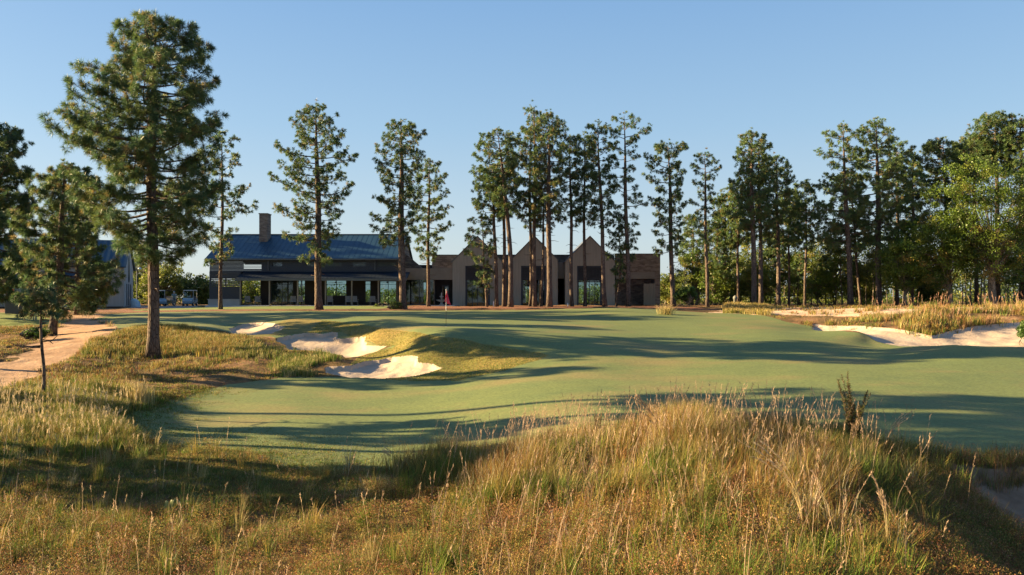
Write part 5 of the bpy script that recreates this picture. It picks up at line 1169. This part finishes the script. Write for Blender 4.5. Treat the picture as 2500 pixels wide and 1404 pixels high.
# loose tufts that break up the left end of the fairway
ed = MB(); X, Y_, px, py, cl, tf = cand(42000, 16, 34, -.62, -.02)
m = np.isin(cl, [1, 9, 0])&(tf > -2.4)&(tf < 2.2)&(px < 1050)&(py > 930)&(rng.rand(len(X)) < .55*np.exp(-np.abs(tf+.2)/.8)); n1 = vn(X, Y_, 1.1, 81)+.5; m &= rng.rand(len(X)) < .25+n1
sow(ed, X[m], Y_[m], 16, .035+.085*rng.rand(m.sum())*np.clip(1.2-tf[m]*.4, .4, 1.2), .11, ['olive', 'green', 'brown', 'gold', 'lime'], [.36, .26, .12, .16, .1], rng, .010, .8)
tag(ed.build('rough_grass', M['grass']), 'low loose tufts where the left end of the fairway fades into the rough', 'grass', None, 'stuff')

# ------------------------------------------------------------------ single plants that stand out
def place(px, py):
    p = unproj([(px, py), (px+1, py), (px, py+1)])[0]; return float(p[0]), float(p[1])
def weed(px, py, h, label, kind='dog'):
    x, y = place(px, py); mb = MB(); r = np.random.RandomState(int(px)); z = G1(x, y); tk = MB()
    for k in range(14):
        a = r.uniform(0, 6.28); l = r.uniform(.05, .48); hh = h*r.uniform(.6, 1.0); u = np.linspace(0, 1, 8)[:, None]
        p = np.array([0, 0, 0])+np.hstack([u**1.5*l*math.cos(a)+.02*np.sin(u*8+k), u**1.5*l*math.sin(a), u*hh]); tk.tube(p, np.linspace(.009, .003, 8), 5)
        m = 230; q = r.uniform(.22, 1, m); P = np.stack([np.interp(q, u[:, 0], p[:, j]) for j in range(3)], 1); d = unit(r.normal(size=(m, 3))*np.array([1, 1, .5])+np.array([0, 0, .8]))
        L = (.16*(1.15-q)+.03)[:, None]*r.uniform(.6, 1.2, (m, 1)); s = unit(np.cross(d, r.normal(size=(m, 3))))*.006
        v = np.stack([P-s, P+s, P+d*L], 1).reshape(-1, 3); c = pick(['brown', 'dark', 'olive'], [.3, .45, .25], m, r)*.75; mb.add(v, None, np.arange(m*3).reshape(-1, 3), col=np.repeat(c, 3, 0))
    t = empty('feathery_weed', (x, y, z)); tag(t, label, 'plant'); tk.build('stem', M['bark'], t); mb.build('foliage', M['grass'], t)
weed(2085, 1120, 1.75, 'dark feathery weed standing above the grass against the shaded turf')
def plume(px, py, h, label, lean, n=5, col=(.52, .40, .26)):
    x, y = place(px, py); r = np.random.RandomState(int(px+py)); z = G1(x, y); t = empty('plume_grass', (x, y, z)); tag(t, label, 'plant', 'plume grasses in the foreground')
    st = MB(); hd = MB()
    for k in range(n):
        u = np.linspace(0, 1, 10); hh = h*r.uniform(.75, 1); ln = lean*r.uniform(.7, 1.25); p = np.stack([ln*hh*u**2.2+.03*k*u, .04*(k-2)*u, hh*u*(1-.12*u**3)], 1); st.tube(p, np.linspace(.006, .002, 10), 5)
        m = 55; q = r.uniform(.66, 1, m); P = np.stack([np.interp(q, u, p[:, j]) for j in range(3)], 1); tn = unit(p[-1]-p[-3])
        d = unit(tn*1.6+r.normal(size=(m, 3))*.35); s = unit(np.cross(d, r.normal(size=(m, 3))))*.006; L = r.uniform(.04, .10, (m, 1))
        v = np.stack([P-s, P+s, P+d*L], 1).reshape(-1, 3); hd.add(v, None, np.arange(m*3).reshape(-1, 3), col=np.repeat(np.array(col)*r.uniform(.7, 1.2, (m, 1)), 3, 0))
    st.build('stem', mat('dry_stem', (.36, .28, .14), .7), t); hd.build('seed_head', M['grass'], t)
plume(2150, 1135, 1.35, 'tall arching pale plume right of the dark feathery weed', .42, 4)
plume(1960, 1330, 1.65, 'long pale stalks leaning left in the right foreground', -.50, 5, (.48, .38, .26))
plume(2165, 1390, 1.35, 'upright pale stalks near the bottom right, right of the leaning ones', -.14, 4, (.44, .33, .23))
plume(965, 1150, .62, 'short pale plume leaning left over the shaded fairway edge', -.45, 3, (.62, .50, .36))
plume(1615, 1130, 1.35, 'dark thin plumes leaning left on top of the grassy mound', -.38, 6, (.26, .19, .13))
plume(1740, 1120, 1.25, 'dark upright plumes on the highest point of the grassy mound', .03, 7, (.22, .18, .11))
plume(1455, 1125, 1.05, 'dark reed like bunch at the left shoulder of the grassy mound', -.05, 7, (.20, .16, .09))
def bunch(px, py, h, label, names, w, nb=260, sp=.12, lean=.6, name='grass_bunch', bw=.008):
    x, y = place(px, py); mb = MB(); r = np.random.RandomState(int(px)); sow(mb, np.array([x]), np.array([y]), nb, np.array([h]), sp, names, w, r, bw, lean)
    o = mb.build(name, M['grass']); o.data.transform(__import__('mathutils').Matrix.Translation((-x, -y, -G1(x, y)))); o.location = (x, y, G1(x, y)); tag(o, label, 'plant')
bunch(895, 1290, .40, 'bright green upright bunch left of the bleached dome of grass', ['lime', 'green'], [.7, .3], 320, .10, .25)
bunch(925, 1215, .42, 'pale bleached dome of arching grass over the turf edge', ['pale', 'straw', 'pink'], [.4, .4, .2], 620, .16, 1.1)
bunch(2095, 1165, .50, 'pale mossy looking clump at the foot of the dark feathery weed', ['pale', 'straw', 'olive'], [.4, .35, .25], 700, .13, .7)
bunch(1090, 1210, .50, 'olive bushy clump left of the tall grass', ['olive', 'lime', 'green'], [.5, .3, .2], 420, .16, .8)
bunch(340, 990, .95, 'tallest feathery clump on the left grassy mound', ['straw', 'pale', 'olive', 'gold'], [.35, .2, .25, .2], 420, .22, .35, bw=.012)
bunch(1625, 768, .8, 'golden clump at the brick corner of the clubhouse', ['gold', 'straw'], [.6, .4], 300, .30, 1.1, bw=.02)
bunch(672, 868, .40, 'grassy tuft on a small sandy knob left of the middle bunker', ['olive', 'straw', 'green'], [.4, .4, .2], 300, .25, .6, bw=.02)
# prickly pear in the near weeds
x, y = place(432, 1268); t = empty('prickly_pear', (x, y, G1(x, y))); tag(t, 'small pale green prickly pear in the near weeds at the left', 'cactus')
r = np.random.RandomState(2); pm = noisy('pear_pad', (.15, .17, .05), (.22, .24, .08), 9, .5)
for k in range(11):
    mb = MB(); a = r.uniform(0, 6.28); c, s = math.cos(a), math.sin(a); cx_, cy_, cz_ = r.uniform(-.2, .2), r.uniform(-.1, .1), r.uniform(.12, .30); v = []; n, m_ = 7, 12
    for i in range(n):
        ph = math.pi*i/(n-1)
        for j in range(m_):
            th = 2*math.pi*j/m_; q = np.array([.06*math.sin(ph)*math.cos(th), .014*math.sin(ph)*math.sin(th), -.085*math.cos(ph)*(1 if i else 1)]); v.append((cx_+q[0]*c-q[1]*s, cy_+q[0]*s+q[1]*c, cz_+q[2]))
    mb.add(v, [(i*m_+j, i*m_+(j+1) % m_, (i+1)*m_+(j+1) % m_, (i+1)*m_+j) for i in range(n-1) for j in range(m_)]); mb.build('pad', pm, t, True)
